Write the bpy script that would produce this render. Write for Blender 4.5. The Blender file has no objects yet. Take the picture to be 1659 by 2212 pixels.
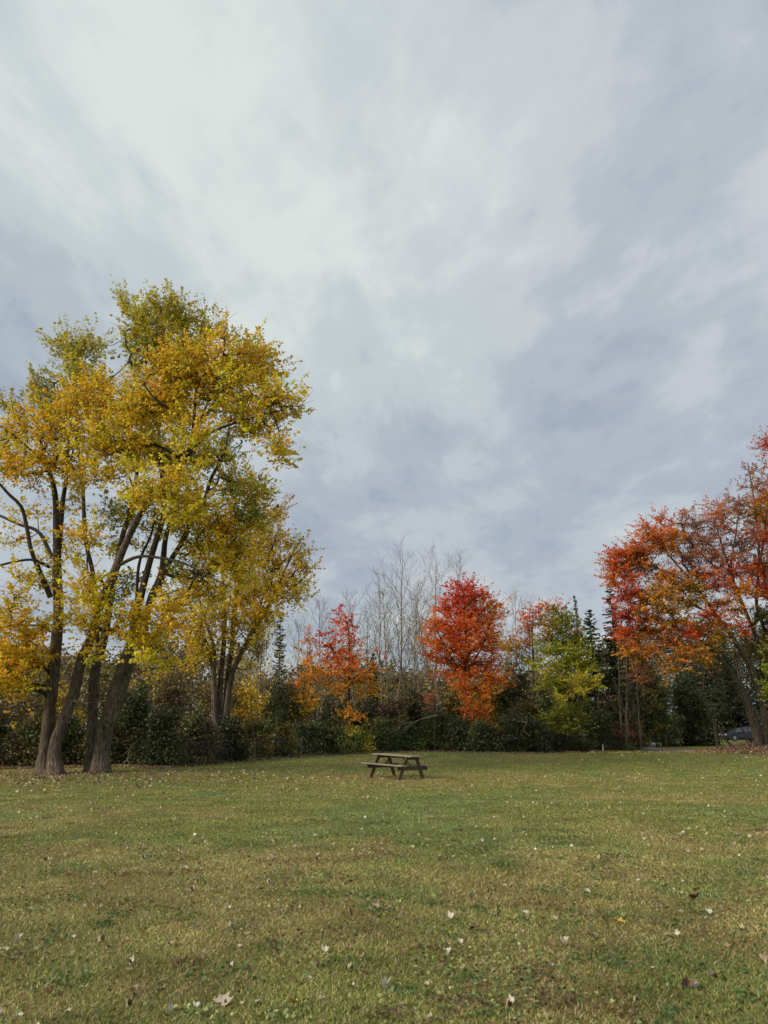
import bpy, math, random
import numpy as np
from mathutils import Vector

sc = bpy.context.scene
R = math.radians
# ------------------------------------------------------------------ camera
EYE = 1.6
PITCH = R(16.0)
cam_d = bpy.data.cameras.new('camera')
cam = bpy.data.objects.new('camera', cam_d)
sc.collection.objects.link(cam)
cam.location = (0, 0, EYE)
cam.rotation_euler = (R(90) + PITCH, 0, 0)
cam_d.sensor_fit = 'VERTICAL'
cam_d.sensor_height = 24.0
FD = 1661.7                      # focal length in units of a 1659 x 2212 view
cam_d.lens = 24.0 * FD / 2212.0
cam_d.clip_start = 0.1
cam_d.clip_end = 3000
sc.camera = cam
# ------------------------------------------------------------------ world, sun, exposure
SUN_EL, SUN_AZ = R(30), R(-118)  # azimuth measured clockwise from +Y: light comes from the left, a little behind
w = bpy.data.worlds.new('World'); sc.world = w; w.use_nodes = True
nt = w.node_tree; nt.nodes.clear()
def N(t, **k):
    n = nt.nodes.new(t)
    for a, b in k.items(): setattr(n, a, b)
    return n
def L(a, b): nt.links.new(a, b)
def VM(op, a, b=None):
    n = N('ShaderNodeVectorMath', operation=op)
    for i, v in enumerate((a, b)):
        if v is None: continue
        if hasattr(v, 'is_linked'): L(v, n.inputs[i])
        else: n.inputs[i].default_value = v
    return n.outputs[0]
def MA(op, a, b=None, clamp=False):
    n = N('ShaderNodeMath', operation=op); n.use_clamp = clamp
    for i, v in enumerate((a, b)):
        if v is None: continue
        if hasattr(v, 'is_linked'): L(v, n.inputs[i])
        else: n.inputs[i].default_value = v
    return n.outputs[0]
def RAMP(fac, stops, interp='EASE'):
    n = N('ShaderNodeValToRGB'); n.color_ramp.interpolation = interp
    e = n.color_ramp.elements
    while len(e) > 1: e.remove(e[-1])
    for i, (p, c) in enumerate(stops):
        x = e[0] if i == 0 else e.new(p)
        x.position = p; x.color = (*c, 1)
    L(fac, n.inputs[0]); return n.outputs[0]
def MIX(f, a, b, mode='MIX'):
    n = N('ShaderNodeMix', data_type='RGBA', blend_type=mode)
    for s, v in ((n.inputs[0], f), (n.inputs[6], a), (n.inputs[7], b)):
        if hasattr(v, 'is_linked'): L(v, s)
        else: s.default_value = v if isinstance(v, float) else (*v, 1)
    return n.outputs[2]
tc = N('ShaderNodeTexCoord')
sep = N('ShaderNodeSeparateXYZ'); L(tc.outputs['Generated'], sep.inputs[0])
zz = MA('MAXIMUM', sep.outputs[2], 0.0)
inv = MA('DIVIDE', 1.0, MA('ADD', zz, 0.16))
comb = N('ShaderNodeCombineXYZ')
L(MA('MULTIPLY', sep.outputs[0], inv), comb.inputs[0]); L(MA('MULTIPLY', sep.outputs[1], inv), comb.inputs[1])
def cloud_noise(scale, rot, stretch, detail, dist, off, rough=0.55):
    m = N('ShaderNodeMapping'); m.inputs['Rotation'].default_value = (0, 0, R(rot))
    m.inputs['Scale'].default_value = stretch; m.inputs['Location'].default_value = off
    L(comb.outputs[0], m.inputs[0])
    n = N('ShaderNodeTexNoise'); n.inputs['Scale'].default_value = scale
    n.inputs['Detail'].default_value = detail; n.inputs['Roughness'].default_value = rough
    n.inputs['Distortion'].default_value = dist
    L(m.outputs[0], n.inputs['Vector']); return n.outputs[0]
c1 = cloud_noise(1.15, 28, (1.0, 0.62, 1), 9, 0.5, (11.62, 13.31, 8.42), .55)
c2 = cloud_noise(2.6, -35, (1.0, 0.5, 1), 9, 0.5, (12.47, 15.49, 12.74), .58)
c3 = cloud_noise(0.7, 10, (1, 1, 1), 3, 0.2, (14.41, 0.55, 3.2), .5)
c4 = cloud_noise(6.0, 60, (1.0, 0.7, 1), 6, 0.3, (2.2, 8.1, 4.4), .6)
dens = MA('ADD', MA('ADD', MA('MULTIPLY', c1, 0.52), MA('MULTIPLY', c2, 0.30)), MA('MULTIPLY', c4, 0.18))
low = RAMP(dens, [(0.41, (.27, .32, .41)), (0.47, (.325, .37, .45)), (0.53, (.385, .43, .495)), (0.60, (.47, .505, .55))])
high = RAMP(dens, [(0.42, (.355, .40, .465)), (0.475, (.43, .475, .53)), (0.525, (.52, .56, .60)), (0.62, (.66, .69, .695))])
cl = MIX(MA('SMOOTH_MIN', MA('MULTIPLY', zz, 1.75), 1.0), low, high)
lil = RAMP(c3, [(0.42, (.985, 1.0, 1.0)), (0.6, (1.01, .99, 1.01))])
cl = MIX(1.0, cl, lil, 'MULTIPLY')
cl = MIX(1.0, cl, (5.25, 5.3, 5.1), 'MULTIPLY')
sky = N('ShaderNodeTexSky', sky_type='NISHITA'); sky.sun_disc = False
sky.sun_elevation = SUN_EL; sky.sun_rotation = SUN_AZ
sky.air_density = 1.0; sky.dust_density = 2.0
cov = RAMP(dens, [(0.34, (.84,) * 3), (0.5, (.97,) * 3)])
allc = MIX(cov, sky.outputs[0], cl)
bg = N('ShaderNodeBackground'); bg.inputs[1].default_value = 0.1
L(allc, bg.inputs[0])
ow = N('ShaderNodeOutputWorld'); L(bg.outputs[0], ow.inputs[0])
sd = bpy.data.lights.new('sun', 'SUN'); sd.energy = 1.5; sd.angle = R(24); sd.color = (1.0, .86, .66)
sun = bpy.data.objects.new('sun', sd); sc.collection.objects.link(sun)
sdir = Vector((math.sin(SUN_AZ) * math.cos(SUN_EL), math.cos(SUN_AZ) * math.cos(SUN_EL), math.sin(SUN_EL)))
sun.rotation_euler = sdir.to_track_quat('Z', 'Y').to_euler()
sun.location = (-30, -20, 40)
sc.view_settings.view_transform = 'Standard'; sc.view_settings.look = 'None'
sc.view_settings.gamma = 1; sc.view_settings.use_curve_mapping = False
sc.view_settings.exposure = 1.1
sc.render.engine = 'CYCLES'
sc.cycles.use_denoising = True
sc.cycles.max_bounces = 6; sc.cycles.diffuse_bounces = 3; sc.cycles.transmission_bounces = 4
sc.cycles.glossy_bounces = 2; sc.cycles.transparent_max_bounces = 4

rng = np.random.default_rng(11)
# ------------------------------------------------------------------ helpers: terrain, rays, noise
_G = rng.random((6, 64, 64))
def vnoise(x, y, k=0):
    x = np.asarray(x, float); y = np.asarray(y, float)
    xi = np.floor(x).astype(int); yi = np.floor(y).astype(int)
    fx = x - xi; fy = y - yi; fx = fx * fx * (3 - 2 * fx); fy = fy * fy * (3 - 2 * fy)
    g = _G[k % 6]; a = g[xi % 64, yi % 64]; b = g[(xi + 1) % 64, yi % 64]
    c = g[xi % 64, (yi + 1) % 64]; d = g[(xi + 1) % 64, (yi + 1) % 64]
    return (a * (1 - fx) + b * fx) * (1 - fy) + (c * (1 - fx) + d * fx) * fy
def fnoise(x, y, k=0, o=4):
    s = 0; a = .5; t = 0
    for i in range(o):
        s = s + a * vnoise(np.asarray(x) * 2 ** i + 7.3 * i, np.asarray(y) * 2 ** i + 3.1 * i, k + i); t += a; a *= .5
    return s / t
def ss(a, b, x):
    t = np.clip((np.asarray(x, float) - a) / (b - a), 0, 1); return t * t * (3 - 2 * t)
def terrain(x, y):
    x = np.asarray(x, float); y = np.asarray(y, float)
    z = 0.81 * (1 - np.exp(-np.maximum(0, np.log1p(np.exp((y - 27) / 2.0)) * 2.0) * .03 / .81 * 1.25))
    z = z + (fnoise(x / 5 + 20, y / 5 + 20, 1, 2) - .5) * .07 * ss(3, 12, y)
    # raised bank of leaf mulch on the right
    mx, my = 27.0, 47.4
    r = np.sqrt(((x - mx) / 8.3) ** 2 + ((y - my) / 3.3) ** 2)
    z = z + 1.55 * np.maximum(0, 1 - r) ** 1.1
    return z
SP, CP = math.sin(PITCH), math.cos(PITCH)
def ray(px, py):
    u = (np.asarray(px, float) - 829.5) / FD; v = (1106 - np.asarray(py, float)) / FD
    return u, CP - v * SP, SP + v * CP
def P(px, py, Y):
    a, b, c = ray(px, py); t = Y / b
    return np.array([a * t, Y + 0 * a, EYE + c * t])
def G(px, py):
    a, b, c = ray(px, py); Y = 3.0
    while Y < 110:
        t = Y / b
        if EYE + c * t <= float(terrain(a * t, Y)): break
        Y += .02 + Y * .001
    t = Y / b; return np.array([a * t, Y, float(terrain(a * t, Y))])
def mpd(Y): return Y * CP / FD     # metres per view unit at depth Y near the horizon

def newmesh(name, V, F, mats, cols=None, smooth=False, midx=None):
    """V (n,3), F (m,k) uniform faces"""
    me = bpy.data.meshes.new(name)
    V = np.ascontiguousarray(V, dtype=np.float32); F = np.ascontiguousarray(F, dtype=np.int32)
    me.vertices.add(len(V)); me.vertices.foreach_set('co', V.ravel())
    k = F.shape[1]
    me.loops.add(F.size); me.loops.foreach_set('vertex_index', F.ravel())
    me.polygons.add(len(F)); me.polygons.foreach_set('loop_start', np.arange(0, F.size, k, dtype=np.int32))
    if smooth: me.polygons.foreach_set('use_smooth', np.ones(len(F), bool))
    if midx is not None: me.polygons.foreach_set('material_index', np.asarray(midx, np.int32))
    me.update(calc_edges=True)
    for m in (mats if isinstance(mats, (list, tuple)) else [mats]): me.materials.append(m)
    if cols is not None:
        at = me.attributes.new('tint', 'FLOAT_COLOR', 'POINT')
        c = np.ones((len(V), 4), np.float32); c[:, :3] = np.clip(cols, 0, 1)
        at.data.foreach_set('color', c.ravel())
    return me
def link(name, me, parent=None, loc=None):
    o = bpy.data.objects.new(name, me); sc.collection.objects.link(o)
    if parent is not None: o.parent = parent
    if loc is not None: o.location = loc
    return o
def tag(o, label=None, cat=None, group=None, kind=None):
    for k, v in (('label', label), ('category', cat), ('group', group), ('kind', kind)):
        if v: o[k] = v
    return o
def thing(name, label, cat, loc, group=None, rz=0):
    o = bpy.data.objects.new(name, None); sc.collection.objects.link(o)
    o.location = [float(v) for v in loc]; o.rotation_euler = (0, 0, rz)
    return tag(o, label, cat, group)

# ------------------------------------------------------------------ materials
def mat(name):
    m = bpy.data.materials.new(name); m.use_nodes = True; t = m.node_tree; t.nodes.clear()
    o = t.nodes.new('ShaderNodeOutputMaterial'); return m, t, o
def leafmat(name, trans=.35, gloss=.04, sat=1.0):
    m, t, o = mat(name); n = t.nodes; l = t.links
    a = n.new('ShaderNodeAttribute'); a.attribute_name = 'tint'
    d = n.new('ShaderNodeBsdfDiffuse'); tr = n.new('ShaderNodeBsdfTranslucent')
    l.new(a.outputs[0], d.inputs[0])
    g = n.new('ShaderNodeGamma'); g.inputs[1].default_value = .9; l.new(a.outputs[0], g.inputs[0]); l.new(g.outputs[0], tr.inputs[0])
    mx = n.new('ShaderNodeMixShader'); mx.inputs[0].default_value = trans
    l.new(d.outputs[0], mx.inputs[1]); l.new(tr.outputs[0], mx.inputs[2])
    gl = n.new('ShaderNodeBsdfGlossy'); gl.inputs['Roughness'].default_value = .45; gl.inputs[0].default_value = (.8, .8, .8, 1)
    m2 = n.new('ShaderNodeMixShader'); m2.inputs[0].default_value = gloss
    l.new(mx.outputs[0], m2.inputs[1]); l.new(gl.outputs[0], m2.inputs[2]); l.new(m2.outputs[0], o.inputs[0])
    return m
LEAF = leafmat('autumn_leaf', .48, .02)
SHRUB = leafmat('shrub_leaf', .22, .05)
NEEDLE = leafmat('needles', .12, .03)
GRASSM = leafmat('grass_blade', .25, .03)
DRY = leafmat('dry_leaf', .15, .05)
def bark(name, c1, c2, c3, sx=9, sz=1.6, bump=.5, moss=None):
    m, t, o = mat(name); n = t.nodes; l = t.links
    tcn = n.new('ShaderNodeTexCoord'); mp = n.new('ShaderNodeMapping'); mp.inputs['Scale'].default_value = (sx, sx, sz)
    l.new(tcn.outputs['Object'], mp.inputs[0])
    v = n.new('ShaderNodeTexNoise'); v.inputs['Scale'].default_value = 2.2; v.inputs['Detail'].default_value = 8; v.inputs['Roughness'].default_value = .65
    v.inputs['Distortion'].default_value = .6; l.new(mp.outputs[0], v.inputs['Vector'])
    r = n.new('ShaderNodeValToRGB'); e = r.color_ramp.elements
    e[0].position = .36; e[0].color = (*c1, 1); e[1].position = .52; e[1].color = (*c2, 1); x = e.new(.68); x.color = (*c3, 1)
    l.new(v.outputs[0], r.inputs[0])
    v2 = n.new('ShaderNodeTexNoise'); v2.inputs['Scale'].default_value = 1.1; v2.inputs['Detail'].default_value = 5; l.new(tcn.outputs['Object'], v2.inputs['Vector'])
    r2 = n.new('ShaderNodeValToRGB'); r2.color_ramp.elements[0].position = .4; r2.color_ramp.elements[1].position = .65
    r2.color_ramp.elements[0].color = (.72, .72, .70, 1); r2.color_ramp.elements[1].color = (1.15, 1.12, 1.05, 1); l.new(v2.outputs[0], r2.inputs[0])
    mm = n.new('ShaderNodeMix'); mm.data_type = 'RGBA'; mm.blend_type = 'MULTIPLY'; mm.inputs[0].default_value = 1
    l.new(r.outputs[0], mm.inputs[6]); l.new(r2.outputs[0], mm.inputs[7])
    b = n.new('ShaderNodeBsdfPrincipled'); b.inputs['Roughness'].default_value = .9; b.inputs['Specular IOR Level'].default_value = .2
    l.new(mm.outputs[2], b.inputs['Base Color'])
    bp = n.new('ShaderNodeBump'); bp.inputs['Strength'].default_value = bump; bp.inputs['Distance'].default_value = .06
    l.new(v.outputs[0], bp.inputs['Height']); l.new(bp.outputs[0], b.inputs['Normal'])
    l.new(b.outputs[0], o.inputs[0]); return m
BARK = bark('grey_furrowed_bark', (.035, .027, .022), (.135, .11, .088), (.29, .25, .205), bump=1.0)
BARKM = bark('backlit_limb_bark', (.03, .024, .019), (.075, .06, .047), (.14, .115, .09))  # darker copy of the trunk bark: backlit shade of upper limbs put into colour
BARKD = bark('dark_bark', (.022, .017, .014), (.05, .04, .032), (.09, .075, .06))
TWIG = bark('dark_twig', (.035, .028, .022), (.06, .047, .036), (.10, .08, .06), 3, 1)
BARE = bark('pale_bare_twig', (.13, .105, .08), (.22, .185, .14), (.32, .28, .22), 3, 1)
BRUSHT = bark('brush_twig', (.06, .045, .034), (.12, .09, .065), (.20, .16, .12), 3, 1)
BIRCH = bark('white_birch_bark', (.12, .10, .09), (.42, .38, .34), (.6, .56, .5), 2, 9)
def plain(name, col, rough=.6, metal=0, noise=.25, scale=8, bump=.1, coat=0, stretch=(1, 1, 1)):
    m, t, o = mat(name); n = t.nodes; l = t.links
    b = n.new('ShaderNodeBsdfPrincipled'); b.inputs['Roughness'].default_value = rough; b.inputs['Metallic'].default_value = metal
    b.inputs['Coat Weight'].default_value = coat
    tcn = n.new('ShaderNodeTexCoord'); mp = n.new('ShaderNodeMapping'); mp.inputs['Scale'].default_value = stretch
    l.new(tcn.outputs['Object'], mp.inputs[0])
    v = n.new('ShaderNodeTexNoise'); v.inputs['Scale'].default_value = scale; v.inputs['Detail'].default_value = 6; l.new(mp.outputs[0], v.inputs['Vector'])
    r = n.new('ShaderNodeValToRGB'); e = r.color_ramp.elements; e[0].position = .35; e[1].position = .65
    e[0].color = (*[c * (1 - noise) for c in col], 1); e[1].color = (*[min(1, c * (1 + noise)) for c in col], 1)
    l.new(v.outputs[0], r.inputs[0]); l.new(r.outputs[0], b.inputs['Base Color'])
    bp = n.new('ShaderNodeBump'); bp.inputs['Strength'].default_value = bump; bp.inputs['Distance'].default_value = .02
    l.new(v.outputs[0], bp.inputs['Height']); l.new(bp.outputs[0], b.inputs['Normal'])
    l.new(b.outputs[0], o.inputs[0]); return m

# ------------------------------------------------------------------ lawn sheet
GREEN = np.array((.245, .268, .080)); OLIVE = np.array((.325, .283, .105)); TAN = np.array((.44, .35, .20)); FRESH = np.array((.220, .270, .092))
def lawn_mix(x, y):
    """weights that say how green or straw coloured the lawn is"""
    a = fnoise(x / 1.1, y / 1.5, 0, 4); b = fnoise(x / 7 + 9, y / 2.6 + 4, 2, 3); c = fnoise(x / .3, y / .3, 3, 2)
    dry = ss(.42, .68, .42 * a + .40 * b + .18 * c + .03 * np.sin(y * .9 + .12 * x)) 
    near = 1 - ss(8, 15, y)
    dry = np.clip(dry + .30 * near * (a + .15) + .02, 0, 1)
    fresh = ss(.5, .72, fnoise(x / 4 + 30, y / 3 + 11, 4, 3)) * (1 - dry)
    return dry, fresh
def lawn_col(x, y):
    d, f = lawn_mix(x, y); d = d[:, None]; f = f[:, None]
    return (GREEN * (1 - d) + OLIVE * d) * (1 - f) + FRESH * f
def litter_w(x, y):
    """where fallen leaves gather: under the left maples, along the wood's edge and on the mulch bank"""
    a = np.exp(-(((x + 15) / 7) ** 2 + ((y - 28.5) / 3.2) ** 2))
    return a
def grade(a, b, n, p=1): return a + (b - a) * (np.linspace(0, 1, n) ** p)
xs = np.concatenate([-grade(60, 900, 14, 2)[::-1][:-1], grade(-60, 60, 281), grade(60, 900, 14, 2)[1:]])
ys = np.concatenate([grade(-60, -4, 12)[:-1], grade(-4, 64, 191), grade(64, 1500, 16, 2)[1:]])
X, Yg = np.meshgrid(xs, ys, indexing='ij'); Xf, Yf = X.ravel(), Yg.ravel()
Z = terrain(Xf, Yf)
V = np.stack([Xf, Yf, Z], 1); nx, ny = len(xs), len(ys)
ii, jj = np.meshgrid(np.arange(nx - 1), np.arange(ny - 1), indexing='ij'); q = (ii * ny + jj).ravel()
F = np.stack([q, q + ny, q + ny + 1, q + 1], 1)
col = lawn_col(Xf, Yf) * .72
lw = litter_w(Xf, Yf)[:, None]; col = col * (1 - .3 * lw) + np.array((.16, .11, .06)) * .3 * lw
mg, t, o = mat('lawn'); n = t.nodes; l = t.links
a = n.new('ShaderNodeAttribute'); a.attribute_name = 'tint'
geo = n.new('ShaderNodeNewGeometry')
v = n.new('ShaderNodeTexNoise'); v.inputs['Scale'].default_value = 14; v.inputs['Detail'].default_value = 8; v.inputs['Roughness'].default_value = .7; l.new(geo.outputs['Position'], v.inputs['Vector'])
r = n.new('ShaderNodeValToRGB'); r.color_ramp.elements[0].position = .3; r.color_ramp.elements[1].position = .7
r.color_ramp.elements[0].color = (.45, .45, .45, 1); r.color_ramp.elements[1].color = (1.5, 1.45, 1.3, 1); l.new(v.outputs[0], r.inputs[0])
mm = n.new('ShaderNodeMix'); mm.data_type = 'RGBA'; mm.blend_type = 'MULTIPLY'; mm.inputs[0].default_value = 1
l.new(a.outputs[0], mm.inputs[6]); l.new(r.outputs[0], mm.inputs[7])
b = n.new('ShaderNodeBsdfDiffuse'); l.new(mm.outputs[2], b.inputs[0])
bp = n.new('ShaderNodeBump'); bp.inputs['Strength'].default_value = .8; bp.inputs['Distance'].default_value = .04; l.new(v.outputs[0], bp.inputs['Height']); l.new(bp.outputs[0], b.inputs['Normal'])
l.new(b.outputs[0], o.inputs[0])
tag(link('ground', newmesh('ground', V, F, mg, col, True)), kind='structure')

# gravel path beyond the lawn
GRAVEL = plain('gravel', (.22, .19, .165), .95, 0, .35, 22, .6)
def ribbon(name, pts, wid, m, lift=.012):
    pts = np.array(pts); q = []
    for i in range(len(pts) - 1):
        for s in np.linspace(0, 1, 8, endpoint=False): q.append(pts[i] * (1 - s) + pts[i + 1] * s)
    q.append(pts[-1]); q = np.array(q)[:, :2]
    for _ in range(3): q[1:-1] = (q[:-2] + 2 * q[1:-1] + q[2:]) / 4
    d = np.gradient(q, axis=0); d /= np.linalg.norm(d, axis=1)[:, None]; nn = np.stack([-d[:, 1], d[:, 0]], 1)
    K = 7; V = []
    for k in range(K):
        s = (k / (K - 1) - .5) * wid; p = q + nn * (s + (fnoise(q[:, 0] + 5 * k, q[:, 1], 2, 2)[:, None] - .5) * .3)
        V.append(np.stack([p[:, 0], p[:, 1], terrain(p[:, 0], p[:, 1]) + lift], 1))
    V = np.array(V); m_ = len(q); F = []
    for k in range(K - 1):
        for i in range(m_ - 1): F.append((k * m_ + i, k * m_ + i + 1, (k + 1) * m_ + i + 1, (k + 1) * m_ + i))
    return tag(link(name, newmesh(name, V.reshape(-1, 3), np.array(F), m, None, True)), kind='structure')
ribbon('gravel_path', [(42, 72, 0), (30, 75, 0), (24.5, 72, 0), (20.6, 64, 0), (17.6, 56, 0), (17.4, 51.5, 0), (20.5, 49.2, 0), (27, 50.5, 0), (45, 54, 0)], 2.3, GRAVEL, .02)

# ------------------------------------------------------------------ tube and leaf builders
def resample(pts, rad, step):
    pts = np.array(pts, float); rad = np.array(rad, float)
    if len(pts) > 2:                         # Catmull-Rom
        Q = np.vstack([2 * pts[0] - pts[1], pts, 2 * pts[-1] - pts[-2]]); out = []; ro = []
        for i in range(1, len(Q) - 2):
            n_ = max(2, int(np.linalg.norm(Q[i + 1] - Q[i]) / step))
            for s in np.linspace(0, 1, n_, endpoint=False):
                out.append(.5 * (2 * Q[i] + (Q[i + 1] - Q[i - 1]) * s + (2 * Q[i - 1] - 5 * Q[i] + 4 * Q[i + 1] - Q[i + 2]) * s * s + (3 * Q[i] - Q[i - 1] - 3 * Q[i + 1] + Q[i + 2]) * s ** 3))
                ro.append(rad[i - 1] * (1 - s) + rad[i] * s)
        out.append(pts[-1]); ro.append(rad[-1]); return np.array(out), np.array(ro)
    n_ = max(2, int(np.linalg.norm(pts[1] - pts[0]) / step)); s = np.linspace(0, 1, n_ + 1)[:, None]
    return pts[0] * (1 - s) + pts[1] * s, rad[0] * (1 - s[:, 0]) + rad[1] * s[:, 0]
def tube(pts, rad, sides=12, ridge=.05, flare=0, seed=0, base_z=None):
    pts = np.array(pts); n_ = len(pts); T = np.gradient(pts, axis=0); T /= np.linalg.norm(T, axis=1)[:, None] + 1e-9
    u = np.cross(T[0], (0, 1, .1)); u /= np.linalg.norm(u); V = np.zeros((n_, sides, 3)); rs = np.random.default_rng(seed + 5)
    ph = rs.random(6) * 6.28; th = np.arange(sides) / sides * 2 * np.pi; s = 0
    for i in range(n_):
        u = u - T[i] * u.dot(T[i]); u /= np.linalg.norm(u) + 1e-9; v_ = np.cross(T[i], u)
        if i: s += np.linalg.norm(pts[i] - pts[i - 1])
        r_ = rad[i] * (1 + ridge * (np.sin(3 * th + ph[0] + .5 * s) * .7 + np.sin(5 * th + ph[1] - .8 * s) * .5 + np.sin(2 * th + ph[2] + 1.3 * s) * .6) + ridge * .8 * (rs.random(sides) - .5))
        if flare and base_z is not None:
            h = pts[i][2] - base_z; k = np.exp(-max(h, 0) / .32)
            r_ = r_ * (1 + flare * k * (.5 + .5 * np.maximum(0, np.sin(4 * th + ph[3])) + .35 * np.maximum(0, np.sin(7 * th + ph[4]))))
        V[i] = pts[i] + r_[:, None] * (np.cos(th)[:, None] * u + np.sin(th)[:, None] * v_)
    V = V.reshape(-1, 3); i, j = np.meshgrid(np.arange(n_ - 1), np.arange(sides), indexing='ij'); i = i.ravel(); j = j.ravel(); j2 = (j + 1) % sides
    F = np.stack([i * sides + j, i * sides + j2, (i + 1) * sides + j2, (i + 1) * sides + j], 1)
    # close the tip
    tip = len(V); V = np.vstack([V, pts[-1] + T[-1] * rad[-1]]); e = (n_ - 1) * sides; jj = np.arange(sides)
    F = np.vstack([F, np.stack([e + jj, e + (jj + 1) % sides, np.full(sides, tip), np.full(sides, tip)], 1)])
    return V, F
def tube_obj(name, pts, rad, m, parent, org, sides=12, ridge=.05, flare=0, seed=0, step=.25, base_z=None):
    p, r_ = resample(pts, rad, step); V, F = tube(p, r_, sides, ridge, flare, seed, base_z)
    q4 = F[:-sides]; tri = F[-sides:, :3]
    me = bpy.data.meshes.new(name); me.from_pydata((V - org).tolist(), [], q4.tolist() + tri.tolist())
    me.polygons.foreach_set('use_smooth', np.ones(len(me.polygons), bool)); me.materials.append(m); me.update()
    return link(name, me, parent)
def sticks(A, B, ra, rb, sides=3):
    """many frusta at once"""
    A = np.asarray(A); B = np.asarray(B); T = B - A; ln = np.linalg.norm(T, axis=1)[:, None] + 1e-9; T = T / ln
    ref = np.where(np.abs(T[:, 2:3]) > .8, np.array([[1., 0, 0]]), np.array([[0, 0, 1.]])); u = np.cross(T, ref); u /= np.linalg.norm(u, axis=1)[:, None]; v_ = np.cross(T, u)
    th = np.arange(sides) / sides * 2 * np.pi; n_ = len(A)
    ring = np.cos(th)[None, :, None] * u[:, None] + np.sin(th)[None, :, None] * v_[:, None]
    V = np.concatenate([A[:, None] + ring * np.asarray(ra)[:, None, None], B[:, None] + ring * np.asarray(rb)[:, None, None]], 1).reshape(-1, 3)
    b = np.arange(n_)[:, None] * 2 * sides; j = np.arange(sides)[None]; j2 = (j + 1) % sides
    F = np.stack([b + j, b + j2, b + sides + j2, b + sides + j], 2).reshape(-1, 4); return V, F
def unit(v_): return v_ / (np.linalg.norm(v_, axis=1)[:, None] + 1e-9)
def leafmesh(C, size, cols, name, m, droop=.3, up=.35, wide=.45, fold=.18, rs=rng, long=1.0, base=None):
    n_ = len(C); d = rs.normal(size=(n_, 3)); d[:, 2] = d[:, 2] * .6 - droop; d = unit(d)
    nn = rs.normal(size=(n_, 3)); nn[:, 2] += up * 2
    if base is not None: nn = nn * .5 + base * 1.3
    nn = unit(nn - d * np.sum(nn * d, 1)[:, None]); s = np.cross(d, nn)
    L_ = (size * rs.uniform(.7, 1.3, n_))[:, None]; W_ = L_ * wide * rs.uniform(.8, 1.2, (n_, 1)); L_ = L_ * long
    b = C - d * L_ * .5; tp = C + d * L_ * .5; mid = C + d * L_ * rs.uniform(-.08, .08, (n_, 1))
    lft = mid + s * W_ + nn * W_ * fold * 2; rgt = mid - s * W_ + nn * W_ * fold * 2
    V = np.stack([b, lft, tp, rgt], 1).reshape(-1, 3); k = np.arange(n_)[:, None] * 4
    F = np.concatenate([k + np.array([[0, 1, 2]]), k + np.array([[0, 2, 3]])], 1).reshape(-1, 3)
    return newmesh(name, V, F, m, np.repeat(cols, 4, axis=0))

def connect(nodes, path, att, bf=.3):
    """greedy growth: each point hangs on the node with the shortest way back to the root"""
    n0 = len(nodes); N_ = n0 + len(att); P_ = np.zeros((N_, 3)); P_[:n0] = nodes; pl = np.zeros(N_); pl[:n0] = path; par = np.full(N_, -1)
    d0 = np.min(np.linalg.norm(att[:, None] - nodes[None, ::max(1, n0 // 60)], axis=2), axis=1); order = np.argsort(d0); c = n0
    for a_ in att[order]:
        d = np.sqrt(((P_[:c] - a_) ** 2).sum(1)); k = int(np.argmin(d + bf * pl[:c])); P_[c] = a_; pl[c] = pl[k] + d[k]; par[c] = k; c += 1
    return P_, par, n0
def twig_mesh(P_, par, n0, rtip, rmax, name, m, sides=3, org=(0, 0, 0), curve=.12):
    N_ = len(P_); w_ = np.ones(N_)
    for i in range(N_ - 1, n0 - 1, -1): w_[par[i]] += w_[i]
    idx = np.arange(n0, N_); r_ = np.minimum(rtip * w_ ** .5, rmax); A = P_[par[idx]]; B = P_[idx]
    rb = r_[idx]; ra = np.where(par[idx] < n0, rb * 1.25, np.minimum(r_[par[idx]], rb * 1.6))
    ln = np.linalg.norm(B - A, axis=1)[:, None]; mid = (A + B) / 2 + rng.normal(size=A.shape) * curve * ln * .6 - np.array([0, 0, 1]) * ln * .04
    V1, F1 = sticks(A, mid, ra, (ra + rb) / 2, sides); V2, F2 = sticks(mid, B, (ra + rb) / 2, rb, sides)
    return newmesh(name, np.vstack([V1, V2]) - np.array(org), np.vstack([F1, F2 + len(V1)]), m, None, True)

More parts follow.
